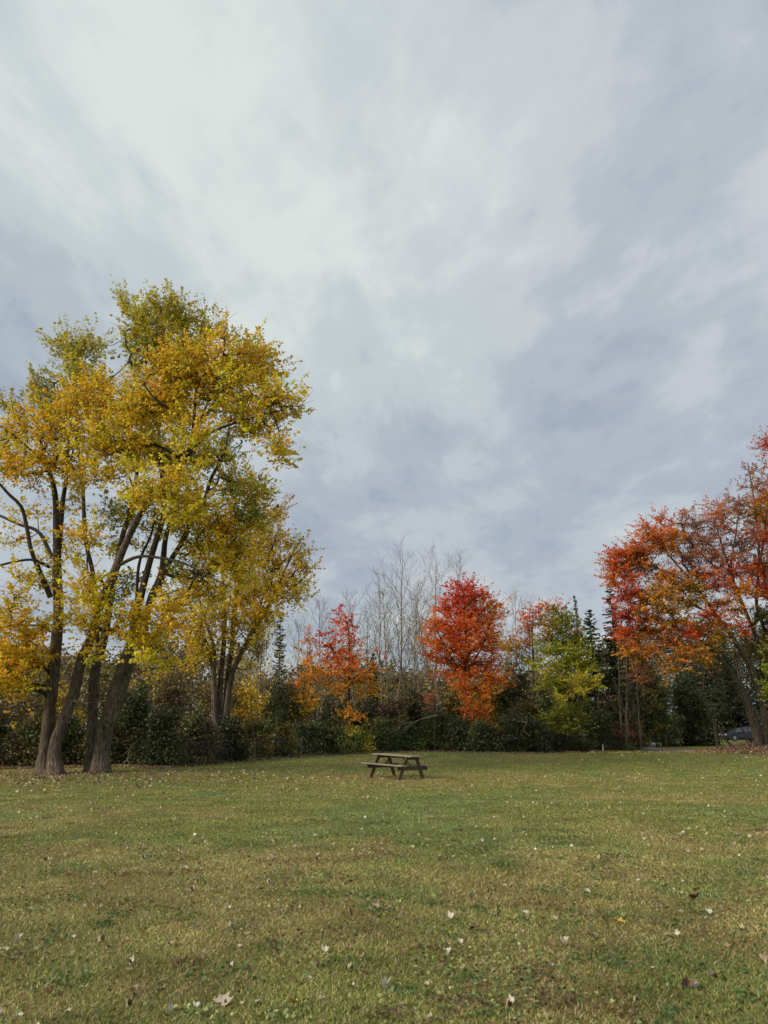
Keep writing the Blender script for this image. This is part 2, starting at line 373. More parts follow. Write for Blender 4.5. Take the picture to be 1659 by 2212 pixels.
COL = dict(yo=(.78, .55, .04), y=(.76, .58, .045), yy=(.76, .61, .05), yg=(.56, .48, .05), g=(.27, .30, .05), red=(.80, .165, .04), crimson=(.66, .095, .045),
           ro=(.78, .24, .045), o=(.84, .34, .04), oy=(.76, .37, .04), og=(.56, .32, .045), ol=(.26, .215, .05), dull=(.48, .22, .14), fade=(.52, .20, .095),
           lime=(.44, .45, .055), yb=(.68, .61, .08), lg=(.30, .33, .045), dg=(.075, .090, .027), dk=(.042, .052, .02), sg=(.08, .108, .03), vg=(.14, .185, .038),
           br=(.11, .075, .038), ob=(.16, .125, .045), py=(.42, .40, .17), rb=(.13, .03, .022), gg=(.075, .095, .045))
def st_first(st): return st[0][1] > 1590
def build_tree(name, label, Y, stems, blobs, lai=2.6, leaf=.13, group=None, cat='tree', rtip=.006, per=26, bf=.35, barkm=None, twigm=None, spray=.42, depthk=1.15, wobble=2.0, jit=.16, flat=.55, leafm=None, seed=None, flare=.6, rise=.55, extra=0, twc=None):
    """stems: lists of (px, py, width in view units, depth offset); blobs: (px, py, rx, ry, colour, density, depth offset)"""
    global rng
    keep = rng; leaf *= .80; lai *= 1.75; per = int(per * 1.25)
    rng = np.random.default_rng(abs(hash_(label)) % 99991 if seed is None else seed)
    barkm = barkm or BARK; twigm = twigm or TWIG
    traces = []
    for k, st in enumerate(stems):
        pts = []; rad = []
        for i, p in enumerate(st):
            px, py, wd = p[:3]; dy = p[3] if len(p) > 3 else 0
            q_ = P(px, py, Y + dy); pts.append(q_); rad.append(wd * .5 * mpd(Y + dy))
        traces.append([np.array(pts), np.array(rad)])
    b0 = traces[0][0][0].copy(); gz = float(terrain(b0[0], b0[1])); org = np.array([b0[0], b0[1], gz])
    root = thing(name, label, cat, org, group)
    nodes = []; path = []
    for k, (pts, rad) in enumerate(traces):
        main = abs(pts[0][2] - gz) < 1.4 and st_first(stems[k])
        bz = None
        if main:
            g_ = float(terrain(pts[0][0], pts[0][1])); pts[0][2] = g_ - .12; bz = g_
        tube_obj('trunk' if main else 'branch', pts, rad, barkm if main else BARKM, root, org, 16 if main else 9, .06 if main else .04, flare if main else 0, k + 3, .12 if main else .22, bz)
        p, _ = resample(pts, rad, .45)
        s_ = np.concatenate([[0], np.cumsum(np.linalg.norm(np.diff(p, axis=0), axis=1))])
        lo = 0 if not main else int(len(p) * .18)
        nodes.append(p[lo:]); path.append(s_[lo:] * .6 + (0 if main else 4))
    nodes = np.vstack(nodes); path = np.concatenate(path)
    A = []; AC = []; AX = []
    la = (leaf * leaf * .45)
    for (px, py, rx, ry, c, dn, dy) in blobs:
        Yb = Y + dy + rng.uniform(-.35, .35) * wobble; s_ = mpd(Yb); cen = P(px, py, Yb); a_ = math.pi * rx * ry * s_ * s_
        nl = lai * dn * a_ / la; n_ = max(3, int(nl / per))
        d = unit(rng.normal(size=(n_, 3))); rr = rng.random(n_) ** .5 * (1.06 + rng.normal(size=n_) * .14)
        rW = math.sqrt(rx * ry) * s_ * depthk
        AX.append(d)
        A.append(cen + d * rr[:, None] * np.array([rx * s_, rW, ry * s_ / CP])); base = np.array(COL[c])
        AC.append(base * np.exp(rng.normal(size=(n_, 1)) * .09) * (1 + rng.normal(size=(n_, 3)) * np.array([.05, .10, .1])))
    A = np.vstack(A); AC = np.vstack(AC); AX = np.vstack(AX)
    gmin = terrain(A[:, 0], A[:, 1]) + .25; A[:, 2] = np.maximum(A[:, 2], gmin)
    P_, par, n0 = connect(nodes, path, A, bf)
    EX = None
    tw = link('twig', twig_mesh(P_, par, n0, rtip, .09, name + '_twigs', twigm, 3, org), root); tw['kind'] = 'stuff'
    # leaves in flat ragged sprays round every shoot tip
    n_ = len(A); cnt = rng.poisson(per, n_); idx = np.repeat(np.arange(n_), cnt); M = len(idx)
    ax = unit(AX * np.array([1, 1, .6]) + np.array([0, 0, rise]) + rng.normal(size=(n_, 3)) * .35); ln_ = spray * rng.uniform(.5, 2.0, n_)
    SN = unit(np.array([0, 0, .55]) + AX * .55 + rng.normal(size=(n_, 3)) * .5)
    tt = rng.random(M) ** .8; side = rng.normal(size=(M, 3)) * (spray * .30) * (1.15 - tt)[:, None] * np.array([1, 1, flat])
    off = ax[idx] * ((tt - .35) * 2.0 * ln_[idx])[:, None] + side
    off[:, 2] -= .10 * tt * tt * ln_[idx]
    C_ = A[idx] + off; cc = AC[idx] * np.exp(rng.normal(size=(M, 1)) * jit) * (1 + rng.normal(size=(M, 3)) * np.array([.05, .13, .08]))
    if extra:
        s0 = np.repeat(np.arange(n_), extra); a_ = A[s0] - org; dv = unit(ax[s0] + rng.normal(size=(len(s0), 3)) * .55); e_ = a_ + dv * (spray * rng.uniform(.6, 1.7, (len(s0), 1)))
        V_, F_ = sticks(a_ - dv * .2, e_, np.full(len(s0), .009), np.full(len(s0), .005), 3)
        t2 = link('twig', newmesh(name + '_fine_twigs', V_, F_, twc or twigm), root); t2['kind'] = 'stuff'
    cr = link('crown', leafmesh(C_ - org, np.full(M, leaf), cc, name + '_crown', leafm or LEAF, rs=rng, base=SN[idx]), root); cr['kind'] = 'stuff'
    rng = keep
    return root
def hash_(s):
    h = 7
    for ch in s: h = (h * 31 + ord(ch)) % 1000003
    return h

# ------------------------------------------------------------------ the two yellow maple clumps on the left
build_tree('maple_tree', 'tall yellow maple at the far left with one upright and one leaning trunk', 30.2, [
    [(94, 1668, 31, 0), (97, 1630, 27, 0), (101, 1595, 27, 0), (109, 1511, 26, .1), (117, 1427, 25, .2), (126, 1322, 23, .3), (123, 1230, 20, .4)],
    [(120, 1673, 30, -.3), (117, 1628, 26, -.2), (124, 1595, 25, -.2), (143, 1544, 24, -.3), (160, 1500, 24, -.4), (176, 1427, 22, -.6), (197, 1377, 21, -.8), (210, 1322, 20, -1), (235, 1263, 19, -1.3), (252, 1221, 18, -1.5), (273, 1171, 16, -1.6), (302, 1112, 15, -1.8), (328, 1075, 14, -1.9), (365, 1034, 12, -2), (403, 988, 11, -2.1)],
    [(123, 1230, 19, .4), (122, 1146, 16, .3), (118, 1062, 13, .2), (103, 1008, 10, 0), (88, 954, 7, 0), (70, 880, 3, 0)],
    [(124, 1235, 14, .5), (130, 1150, 12, .9), (136, 1080, 11, 1.1), (143, 1034, 9, 1.2), (147, 975, 7, 1.5), (160, 860, 4, 1.8)],
    [(109, 1290, 13, .2), (84, 1230, 11, -.4), (67, 1188, 10, -.8), (59, 1146, 9, -1), (46, 1095, 8, -1.2), (21, 1070, 7, -1.4), (-10, 1035, 5, -1.6), (-40, 1000, 3, -2)],
    [(113, 1205, 10, .4), (84, 1150, 8, 1), (42, 1133, 7, 1.6), (0, 1114, 6, 2), (-40, 1100, 4, 2.4)],
    [(107, 1225, 8, .2), (67, 1209, 6, -.4), (0, 1221, 5, -1), (-40, 1235, 3, -1.4)],
    [(105, 1017, 9, 0), (84, 988, 8, -.3), (29, 941, 6, -.8), (0, 920, 5, -1), (-40, 905, 3, -1.3)],
    [(107, 1362, 7, .1), (76, 1351, 5, -.8), (20, 1352, 4, -1.6), (-30, 1362, 2, -2)],
    [(97, 1482, 5, .1), (59, 1475, 4, -.6), (37, 1474, 3, -1), (0, 1484, 2, -1.4)],
    [(403, 988, 11, -2.1), (416, 941, 10, -2.2), (420, 891, 8, -2.3), (424, 832, 6, -2.3), (428, 770, 3, -2.2)],
    [(405, 985, 9, -2.1), (437, 950, 8, -2.4), (466, 929, 7, -2.7), (554, 899, 5, -3), (610, 886, 3, -3)],
    [(414, 945, 7, -2.1), (428, 924, 7, -1.6), (475, 849, 6, -1), (504, 803, 4, -.6), (535, 755, 2.5, -.4)],
    [(415, 915, 7, -2.2), (378, 891, 6, -3), (336, 862, 5, -3.6), (310, 830, 3, -3.8)],
    [(424, 930, 7, -2.2), (437, 900, 6, -2.5), (462, 832, 5, -2.8), (483, 765, 3.5, -3), (486, 710, 2, -3)],
    [(258, 1219, 9, -1.5), (302, 1202, 7, -2), (357, 1207, 6, -2.6), (403, 1219, 5, -3), (454, 1246, 3.5, -3.3), (500, 1270, 2, -3.4)],
    [(300, 1115, 9, -1.8), (322, 1080, 7, -2.8), (345, 1055, 5, -3.6), (400, 1035, 3, -4)],
    [(230, 1275, 8, -1.2), (215, 1250, 6, -2.2), (190, 1240, 4, -3)],
], [
    (486, 722, 16, 34, 'yo', 1.0, -3), (440, 790, 62, 45, 'yo', 1.1, -2.6), (395, 800, 55, 50, 'y', 1.0, -3), (520, 790, 58, 55, 'yo', 1.0, -1.5), (570, 800, 38, 50, 'yo', .75, -.8), (555, 760, 26, 34, 'y', .7, -.8),
    (480, 850, 85, 48, 'y', 1.0, -2.4), (590, 860, 50, 40, 'y', .9, -2), (632, 888, 30, 18, 'y', 1.0, -2.6), (365, 860, 60, 52, 'yo', 1.1, -3.4), (350, 800, 35, 35, 'yo', .8, -3.2),
    (560, 925, 58, 28, 'y', 1.0, -3), (598, 962, 28, 24, 'y', 1.0, -3.2), (612, 990, 20, 20, 'y', .9, -3.2), (420, 945, 48, 26, 'yy', 1.0, -3.4), (530, 895, 50, 26, 'y', .9, -3.6), (390, 915, 45, 28, 'y', .9, -3.8),
    (180, 865, 66, 45, 'yo', 1.1, -.5), (250, 875, 60, 50, 'yo', 1.1, -1.5), (305, 890, 45, 52, 'y', 1.0, -2.6), (130, 930, 60, 48, 'yo', .9, -1), (215, 950, 66, 46, 'y', 1.1, -2), (290, 950, 45, 40, 'y', 1, -3),
    (45, 920, 50, 40, 'y', .45, -1), (15, 870, 40, 40, 'yg', .4, .5), (25, 1010, 48, 34, 'yo', .9, -1.6), (-10, 960, 50, 50, 'y', .6, -1), (70, 1000, 40, 32, 'y', .5, -1), (150, 1000, 58, 30, 'y', .9, -1.4), (235, 1020, 50, 24, 'y', .9, -2.4), (180, 1035, 50, 16, 'y', .8, -1.4), (75, 1050, 40, 16, 'yo', .5, -1),
    (340, 1060, 60, 26, 'yy', 1.1, -4), (400, 1020, 42, 24, 'yy', 1.1, -4.2), (300, 1075, 50, 22, 'yy', 1.0, -3.6), (430, 1090, 50, 26, 'yy', 1.1, -4), (380, 1110, 50, 24, 'yy', 1.0, -4),
    (200, 1165, 34, 20, 'yo', .9, -3), (178, 1150, 18, 14, 'yo', .8, -3), (190, 1255, 34, 30, 'y', .6, -3), (205, 1300, 40, 26, 'yy', .9, -2.6), (170, 1290, 28, 22, 'yy', .8, -2), (200, 1345, 36, 30, 'y', .8, -1.8), (150, 1330, 22, 20, 'yy', .7, -1), (195, 1400, 22, 28, 'y', .7, -1.2),
    (300, 1330, 60, 20, 'yo', 1.0, -2.6), (360, 1310, 45, 20, 'yo', .9, -3), (310, 1375, 40, 24, 'y', 1.1, -2.6), (325, 1410, 38, 24, 'yy', 1.1, -2.6), (350, 1440, 20, 12, 'y', .8, -2.6), (250, 1365, 24, 18, 'y', .8, -2),
    (60, 1250, 40, 14, 'y', .6, -1), (30, 1290, 40, 28, 'y', .6, -1.4), (90, 1258, 26, 16, 'yg', .8, .2), (20, 1170, 36, 20, 'y', .35, 0), (30, 1345, 50, 20, 'yo', .9, -1.4), (90, 1350, 30, 16, 'yo', .8, -.8), (125, 1250, 18, 60, 'y', .35, 0),
    (50, 1395, 44, 22, 'yo', 1.0, -1.6), (25, 1430, 50, 30, 'yo', 1.2, -1.6), (15, 1475, 44, 28, 'yo', 1.1, -1.6), (80, 1430, 26, 20, 'yo', .8, -1), (-30, 1400, 50, 60, 'yo', .8, -1), (60, 1370, 30, 20, 'yo', .7, -1), (45, 1490, 16, 14, 'y', .8, -1.4),
    (150, 1090, 34, 34, 'y', .25, 0), (50, 1110, 40, 26, 'y', .3, 0), (155, 1180, 20, 40, 'y', .25, .4), (90, 1170, 24, 40, 'y', .15, .4),
], lai=3.3, leaf=.14, per=24, rtip=.0075, spray=.5, rise=.7, extra=1)

build_tree('maple_tree', 'tall green-topped yellow maple with thick forked trunk, right of the leftmost maple', 30.9, [
    [(201, 1660, 28, .1), (198, 1595, 23, .1), (200, 1527, 21, .2), (203, 1477, 21, .2), (208, 1427, 20, .3), (222, 1389, 18, .4), (233, 1331, 17, .5), (241, 1280, 16, .6), (252, 1225, 14, .8), (265, 1158, 12, 1), (286, 1087, 10, 1.3), (300, 980, 8, 1.8), (310, 860, 6, 2.2), (320, 740, 3, 2.5)],
    [(217, 1661, 36, -.2), (224, 1595, 34, -.2), (240, 1544, 36, -.3), (255, 1494, 38, -.3), (270, 1443, 36, -.3), (288, 1392, 32, -.3)],
    [(284, 1400, 21, -.4), (290, 1347, 18, -.5), (302, 1297, 17, -.5), (319, 1230, 15, -.5), (336, 1171, 14, -.4), (353, 1112, 12, 0), (352, 1050, 11, .4), (346, 980, 10, .8), (343, 920, 8, 1), (350, 820, 6, 1.6), (365, 700, 3, 2.2)],
    [(294, 1395, 22, -.2), (311, 1347, 18, .1), (328, 1288, 17, .2), (349, 1238, 15, .4), (357, 1167, 12, .8), (372, 1110, 9, 1.2), (390, 1000, 7, 2), (400, 850, 5, 2.6), (400, 740, 3, 3)],
    [(334, 1285, 14, .2), (365, 1217, 13, .2), (391, 1175, 12, .3), (403, 1146, 11, .3), (441, 1080, 9, .5), (454, 1038, 8, .8), (475, 996, 7, 1), (491, 950, 6, 1.2), (500, 880, 3, 1.6)],
    [(212, 1410, 12, .3), (208, 1340, 11, .7), (206, 1272, 10, 1), (197, 1221, 10, 1.2), (185, 1167, 9, 1.4), (180, 1083, 9, 1.6), (178, 1040, 8, 1.8), (168, 950, 6, 2), (165, 800, 3, 2.4)],
    [(294, 1345, 8, -.3), (300, 1221, 7, .2), (328, 1150, 5, .6), (335, 1090, 3, 1)],
    [(343, 925, 7, 1), (322, 880, 5, .6), (300, 840, 4, .4), (280, 780, 2.5, 1.2)],
], [
    (275, 655, 16, 28, 'yg', .9, 2.4), (310, 690, 45, 42, 'yg', 1.0, 2.4), (360, 680, 48, 42, 'yg', 1.0, 2.6), (340, 740, 60, 48, 'yg', 1.1, 2.4), (400, 690, 36, 38, 'yg', .9, 3), (445, 710, 34, 30, 'yg', .8, 3), (410, 750, 50, 35, 'yg', 1, 2.8), (285, 730, 28, 38, 'yg', .7, 2.2), (290, 790, 26, 30, 'yg', .6, 2), (520, 740, 22, 24, 'yg', .6, 2),
    (165, 760, 52, 40, 'yg', .9, 2.4), (125, 735, 20, 22, 'yg', .7, 2.4), (200, 745, 24, 26, 'yg', .7, 2.4), (160, 810, 56, 32, 'yg', .9, 2), (90, 845, 34, 34, 'yg', .9, 2), (110, 890, 40, 30, 'g', .9, 2), (215, 830, 30, 30, 'yg', .7, 2),
    (340, 860, 60, 60, 'yg', .6, 1.8), (300, 980, 60, 40, 'yg', .9, 1), (360, 990, 60, 40, 'yg', .9, 1), (440, 990, 50, 36, 'yg', .9, 1.4), (490, 980, 36, 26, 'g', .8, 1.6), (500, 1040, 45, 36, 'yg', .9, .8), (540, 1070, 40, 34, 'yg', .9, .6), (520, 1110, 55, 36, 'lg', .9, 0), (470, 1140, 60, 34, 'y', 1.1, -.6), (510, 1180, 55, 34, 'y', 1.1, -.8), (430, 1180, 50, 28, 'yg', 1.0, -.2), (400, 1130, 50, 26, 'yg', .8, 0),
    (470, 1215, 60, 26, 'y', 1.0, -1), (520, 1240, 45, 26, 'y', .9, -1), (410, 1240, 50, 24, 'lg', .9, -.4), (440, 1280, 50, 26, 'y', .9, -.8), (390, 1290, 40, 24, 'y', .8, -.6), (280, 1110, 50, 30, 'yg', .6, .6), (235, 1110, 36, 30, 'lg', .5, .6), (330, 1130, 40, 30, 'yg', .6, 1), (170, 1060, 30, 30, 'y', .3, 1.4),
    (265, 1280, 26, 26, 'g', .5, 1), (290, 1250, 30, 30, 'g', .5, 1.4), (330, 1390, 30, 20, 'y', .6, .4), (230, 1440, 30, 20, 'lg', .4, 1), (370, 1350, 30, 26, 'oy', .6, .4), (170, 1200, 26, 30, 'y', .35, 1.4), (240, 1180, 30, 24, 'yg', .4, 1),
    (310, 1180, 30, 30, 'yg', .35, 1.4), (500, 930, 30, 24, 'yg', .7, 1.6), (400, 1080, 50, 30, 'yg', .7, .6),
], lai=3.0, leaf=.135, per=24, rtip=.006, bf=.18, spray=.48, rise=.9, extra=1)

build_tree('maple_tree', 'spreading yellow maple with five bare lower stems behind the dark brush', 39, [
    [(466, 1600, 16, 0), (462, 1480, 12, 0), (458, 1431, 11, -.2), (445, 1389, 9, -.4), (420, 1335, 6, -.8), (405, 1280, 3, -1)],
    [(472, 1600, 16, .2), (476, 1480, 12, .2), (484, 1381, 11, .2), (484, 1297, 9, .2), (480, 1200, 6, .2), (490, 1120, 3, .2)],
    [(478, 1600, 14, .5), (490, 1480, 11, .5), (500, 1400, 10, .4), (508, 1305, 9, .2), (530, 1200, 6, 0), (550, 1100, 3, 0)],
    [(484, 1600, 16, -.2), (497, 1480, 12, -.2), (517, 1419, 11, -.3), (546, 1364, 9, -.4), (588, 1293, 7, -.5), (630, 1200, 5, -.4), (656, 1158, 2.5, -.4)],
    [(474, 1600, 12, -.6), (462, 1460, 9, -.8), (462, 1400, 8, -.9), (440, 1330, 6, -1), (425, 1270, 4, -1), (420, 1220, 2, -1)],
    [(546, 1364, 5, -.4), (570, 1280, 4, .4), (585, 1180, 3, .8), (592, 1120, 1.5, 1)],
    [(588, 1293, 4, -.5), (630, 1270, 3, -1), (665, 1240, 1.8, -1.4)],
], [
    (565, 1068, 24, 24, 'yo', .8, 0), (600, 1110, 20, 26, 'oy', .6, .4), (560, 1120, 40, 34, 'yo', .9, 0), (590, 1160, 34, 32, 'yo', .8, 0), (555, 1190, 40, 34, 'y', 1.0, -.4), (600, 1215, 30, 30, 'yo', .9, 0), (625, 1180, 18, 24, 'yo', .5, 0),
    (650, 1185, 18, 26, 'y', .6, -.4), (662, 1225, 20, 22, 'y', .8, -.6), (640, 1250, 30, 26, 'y', .9, -.6), (610, 1280, 38, 26, 'y', 1.0, -1), (645, 1295, 26, 14, 'y', .8, -1), (575, 1260, 40, 34, 'y', .9, -.4), (540, 1290, 40, 34, 'y', .9, -.6), (570, 1320, 44, 24, 'yo', .9, -1),
    (500, 1290, 36, 40, 'y', .6, 0), (530, 1345, 40, 26, 'y', .8, -.6), (590, 1340, 26, 16, 'y', .6, -1), (470, 1330, 40, 34, 'y', .6, -.6), (430, 1340, 34, 34, 'y', .8, -1.2), (420, 1390, 36, 30, 'yo', .9, -1.2), (450, 1410, 26, 20, 'yy', .7, -1.2), (500, 1380, 34, 24, 'y', .6, 0), (540, 1385, 34, 24, 'y', .6, .2),
    (390, 1350, 30, 34, 'yo', .5, 0), (410, 1440, 26, 18, 'yo', .5, 0), (520, 1430, 30, 20, 'y', .4, 0), (560, 1400, 24, 26, 'ol', .7, 1), (520, 1230, 40, 30, 'y', .6, .4), (450, 1260, 40, 30, 'y', .4, 0), (540, 1040, 12, 14, 'oy', .3, .4),
], lai=2.5, leaf=.14, per=22, rtip=.009, spray=.55, rise=1.0, extra=1)

# ------------------------------------------------------------------ the coloured maples in the wood's edge
build_tree('maple_tree', 'small orange maple with dark red top, middle left of the wood edge', 46.5, [
    [(752, 1632, 7, 0), (753, 1560, 5.5, 0), (754, 1500, 5, 0), (755, 1430, 4.5, 0), (754, 1370, 3.5, 0), (745, 1330, 2, 0)],
    [(755, 1470, 3.5, 0), (735, 1430, 3, -.4), (712, 1390, 2, -.8)], [(755, 1480, 3.5, 0), (780, 1445, 3, -.6), (805, 1430, 2, -1)],
], [
    (733, 1316, 11, 10, 'crimson', 1.0, 0), (738, 1338, 16, 14, 'red', .9, 0), (757, 1345, 13, 18, 'crimson', .8, .2), (748, 1368, 24, 16, 'red', .9, 0), (703, 1372, 14, 12, 'crimson', .9, 0), (712, 1392, 22, 14, 'red', 1.0, -.4), (765, 1392, 16, 16, 'ro', .7, 0),
    (735, 1410, 34, 18, 'ro', 1.1, -.4), (698, 1425, 26, 14, 'ro', .9, -.4), (750, 1435, 34, 16, 'ro', 1.0, -.4), (800, 1404, 20, 6, 'ro', .7, 0), (806, 1446, 18, 7, 'o', 1.1, -.8), (785, 1458, 24, 10, 'oy', 1.1, -.8), (735, 1452, 38, 12, 'o', 1.0, -.6), (772, 1472, 34, 10, 'oy', 1.1, -.6),
    (742, 1485, 26, 9, 'oy', 1.0, -.8), (720, 1497, 14, 5, 'oy', 1.0, -.8), (797, 1478, 16, 6, 'oy', 1.1, -.8), (798, 1496, 15, 6, 'oy', 1.0, -.6), (775, 1503, 12, 6, 'oy', 1.0, -.6), (760, 1542, 24, 8, 'oy', 1.5, -1.2), (765, 1553, 12, 7, 'oy', 1.3, -1.2), (690, 1448, 26, 10, 'o', .9, 0),
    (765, 1420, 30, 14, 'o', .8, 0),
], lai=1.9, leaf=.13, per=20, rtip=.007, spray=.34, wobble=1.2, depthk=1.3, flare=.2, rise=.15)
build_tree('maple_sapling', 'thin sapling with orange top and yellow-green lower leaves left of the orange maple', 45.6, [
    [(680, 1634, 3.5, 0), (680, 1540, 3, 0), (679, 1470, 2.5, 0), (668, 1400, 1.4, 0)],
], [
    (662, 1380, 10, 14, 'ro', .6, 0), (666, 1405, 12, 12, 'fade', .6, 0), (660, 1432, 18, 14, 'o', .8, 0), (670, 1460, 24, 12, 'oy', .9, -.4), (643, 1474, 18, 6, 'ro', .8, -.4), (655, 1495, 16, 8, 'oy', .5, 0), (660, 1515, 22, 10, 'oy', .8, -.4), (655, 1535, 24, 9, 'y', .6, -.4), (645, 1550, 14, 8, 'yg', .6, -.4), (678, 1528, 12, 8, 'yg', .6, -.2), (700, 1470, 16, 10, 'o', .6, 0),
], lai=2.6, leaf=.12, per=18, rtip=.006, spray=.38, wobble=.8, flare=.2)
build_tree('maple_tree', 'crimson-topped red maple, the roundest and tallest between bare trees and spruces', 49.5, [
    [(1006, 1630, 9, 0), (1006, 1540, 7, 0), (1006, 1460, 6.5, 0), (1007, 1400, 6, 0), (1004, 1330, 4, 0), (1003, 1285, 2, 0)],
    [(1006, 1470, 4.5, 0), (975, 1420, 4, -.6), (950, 1375, 3, -1), (940, 1350, 2, -1)], [(1007, 1450, 4.5, 0), (1040, 1400, 4, -.4), (1060, 1340, 2.5, -.6), (1070, 1310, 1.5, -.6)],
    [(1006, 1500, 3.5, 0), (1035, 1490, 3, -1), (1070, 1475, 2, -1.6)],
], [
    (1003, 1268, 26, 12, 'crimson', 1.0, 0), (990, 1290, 26, 20, 'crimson', 1.0, 0), (1025, 1290, 28, 20, 'red', 1.0, .2), (1045, 1285, 12, 12, 'ro', .7, .2), (966, 1312, 24, 20, 'red', .9, 0), (1000, 1325, 38, 24, 'red', 1.1, -.2), (1040, 1322, 28, 24, 'o', .9, .4), (1070, 1306, 16, 14, 'ro', .8, .2), (1080, 1325, 18, 14, 'oy', .5, .6), (1058, 1345, 24, 18, 'ro', .8, .2),
    (945, 1345, 24, 18, 'ro', .9, -.2), (975, 1360, 38, 22, 'red', 1.1, -.4), (1020, 1360, 36, 24, 'ro', 1.1, -.4), (1055, 1370, 28, 20, 'o', .8, 0), (928, 1382, 20, 12, 'ro', .8, -.2), (955, 1395, 34, 16, 'ro', 1.0, -.4), (990, 1400, 30, 20, 'red', .8, -.2), (1030, 1400, 32, 20, 'ro', 1.0, -.6), (1060, 1400, 22, 18, 'o', .8, 0),
    (922, 1410, 18, 10, 'fade', .7, .4), (960, 1425, 36, 12, 'ro', 1.0, -.4), (1005, 1432, 36, 16, 'ro', .9, .4), (1045, 1434, 34, 16, 'ro', .9, 0), (975, 1455, 30, 10, 'ro', .8, -.2), (1020, 1456, 40, 14, 'ro', .9, .2), (1072, 1464, 26, 8, 'ro', .8, -.8), (1085, 1477, 14, 5, 'ro', .8, -1), (1050, 1470, 24, 10, 'o', .8, -.4),
    (1010, 1482, 32, 12, 'ro', .9, -.8), (1045, 1496, 30, 12, 'o', .8, -.6), (1008, 1508, 18, 10, 'ro', .8, -.8), (1040, 1520, 28, 9, 'o', .8, -.8), (1022, 1532, 24, 6, 'ro', 1.0, -1.2), (1040, 1543, 22, 6, 'ro', 1.0, -1.2), (1030, 1555, 12, 6, 'ro', 1.0, -1.2), (1005, 1425, 14, 60, 'o', .4, 0),
], lai=3.0, leaf=.13, per=22, rtip=.0075, spray=.45, wobble=1.6, depthk=1.2, flare=.2)
build_tree('maple_sapling', 'thin faded red sapling half hidden in the brush left of the crimson-topped maple', 48, [
    [(939, 1626, 3, 0), (938, 1530, 2.6, 0), (936, 1480, 1.6, 0)],
], [(936, 1460, 20, 8, 'fade', .5, 0), (934, 1505, 18, 14, 'fade', .6, 0), (925, 1525, 12, 8, 'fade', .5, 0)], lai=2, leaf=.12, per=16, wobble=.6, flare=.2)
build_tree('maple_tree', 'yellow-green maple with bright lime lower boughs beside the dark spruces', 48.5, [
    [(1233, 1622, 8, 0), (1233, 1560, 7, 0), (1230, 1500, 6, 0), (1222, 1440, 5, 0), (1214, 1370, 3.5, 0), (1208, 1325, 2, 0)],
    [(1232, 1530, 4.5, 0), (1250, 1500, 3.5, -1), (1275, 1480, 2, -1.6)], [(1226, 1480, 4, 0), (1200, 1450, 3, -.6), (1165, 1435, 2, -1)], [(1222, 1440, 3.5, 0), (1240, 1390, 3, 0), (1250, 1360, 2, 0)],
], [
    (1200, 1311, 22, 8, 'o', .6, .4), (1206, 1330, 26, 16, 'ol', 1.0, 0), (1190, 1350, 20, 18, 'og', .8, .2), (1218, 1352, 30, 20, 'lg', 1.0, 0), (1180, 1380, 22, 18, 'ol', .8, .4), (1225, 1385, 36, 22, 'lg', 1.1, 0), (1188, 1405, 30, 18, 'lime', 1.0, -.4), (1158, 1434, 20, 9, 'lime', 1.1, -1), (1178, 1448, 16, 7, 'yb', 1.1, -1.2),
    (1242, 1412, 34, 22, 'lime', 1.0, -.2), (1254, 1385, 18, 16, 'lg', .9, .2), (1216, 1436, 36, 16, 'lime', 1.0, -.6), (1262, 1442, 26, 14, 'lime', 1.0, -.6), (1198, 1472, 36, 12, 'lime', 1.1, -1), (1250, 1468, 32, 10, 'yb', 1.0, -1.2), (1278, 1474, 18, 9, 'yb', 1.3, -1.6), (1252, 1492, 24, 8, 'yb', 1.3, -1.6), (1216, 1510, 14, 8, 'yb', 1.2, -1.6), (1170, 1485, 16, 8, 'lime', .8, -1),
    (1215, 1492, 28, 10, 'lg', .9, -.6), (1228, 1530, 34, 16, 'g', 1.0, 0), (1195, 1550, 28, 12, 'lg', 1.0, -1), (1205, 1575, 26, 8, 'lg', 1.0, -1), (1240, 1555, 26, 12, 'g', 1.0, -.4), (1180, 1562, 14, 8, 'lg', .7, -.8), (1250, 1578, 14, 6, 'lg', .7, -.8),
], lai=3.0, leaf=.13, per=22, rtip=.0075, spray=.45, wobble=1.4, depthk=1.2, flare=.2)
build_tree('maple_tree', 'pinkish red maple top showing behind the left shoulder of the yellow-green maple', 55, [
    [(1152, 1605, 6, 0), (1152, 1450, 5, 0), (1150, 1370, 3, 0), (1150, 1330, 1.5, 0)],
], [(1148, 1330, 20, 14, 'red', .8, 0), (1166, 1316, 16, 10, 'crimson', .7, 0), (1142, 1352, 22, 14, 'fade', .7, 0), (1200, 1312, 20, 10, 'red', .5, .4), (1170, 1345, 20, 16, 'fade', .6, 0), (1136, 1380, 24, 18, 'fade', .6, 0), (1249, 1368, 8, 9, 'red', .9, 0), (1110, 1400, 26, 20, 'og', .6, 0), (1090, 1390, 20, 24, 'og', .6, .5), (1100, 1440, 30, 24, 'ol', .7, 0), (1150, 1420, 30, 24, 'ol', .6, 0)],
    lai=2.4, leaf=.14, per=20, wobble=1.2, flare=.2)

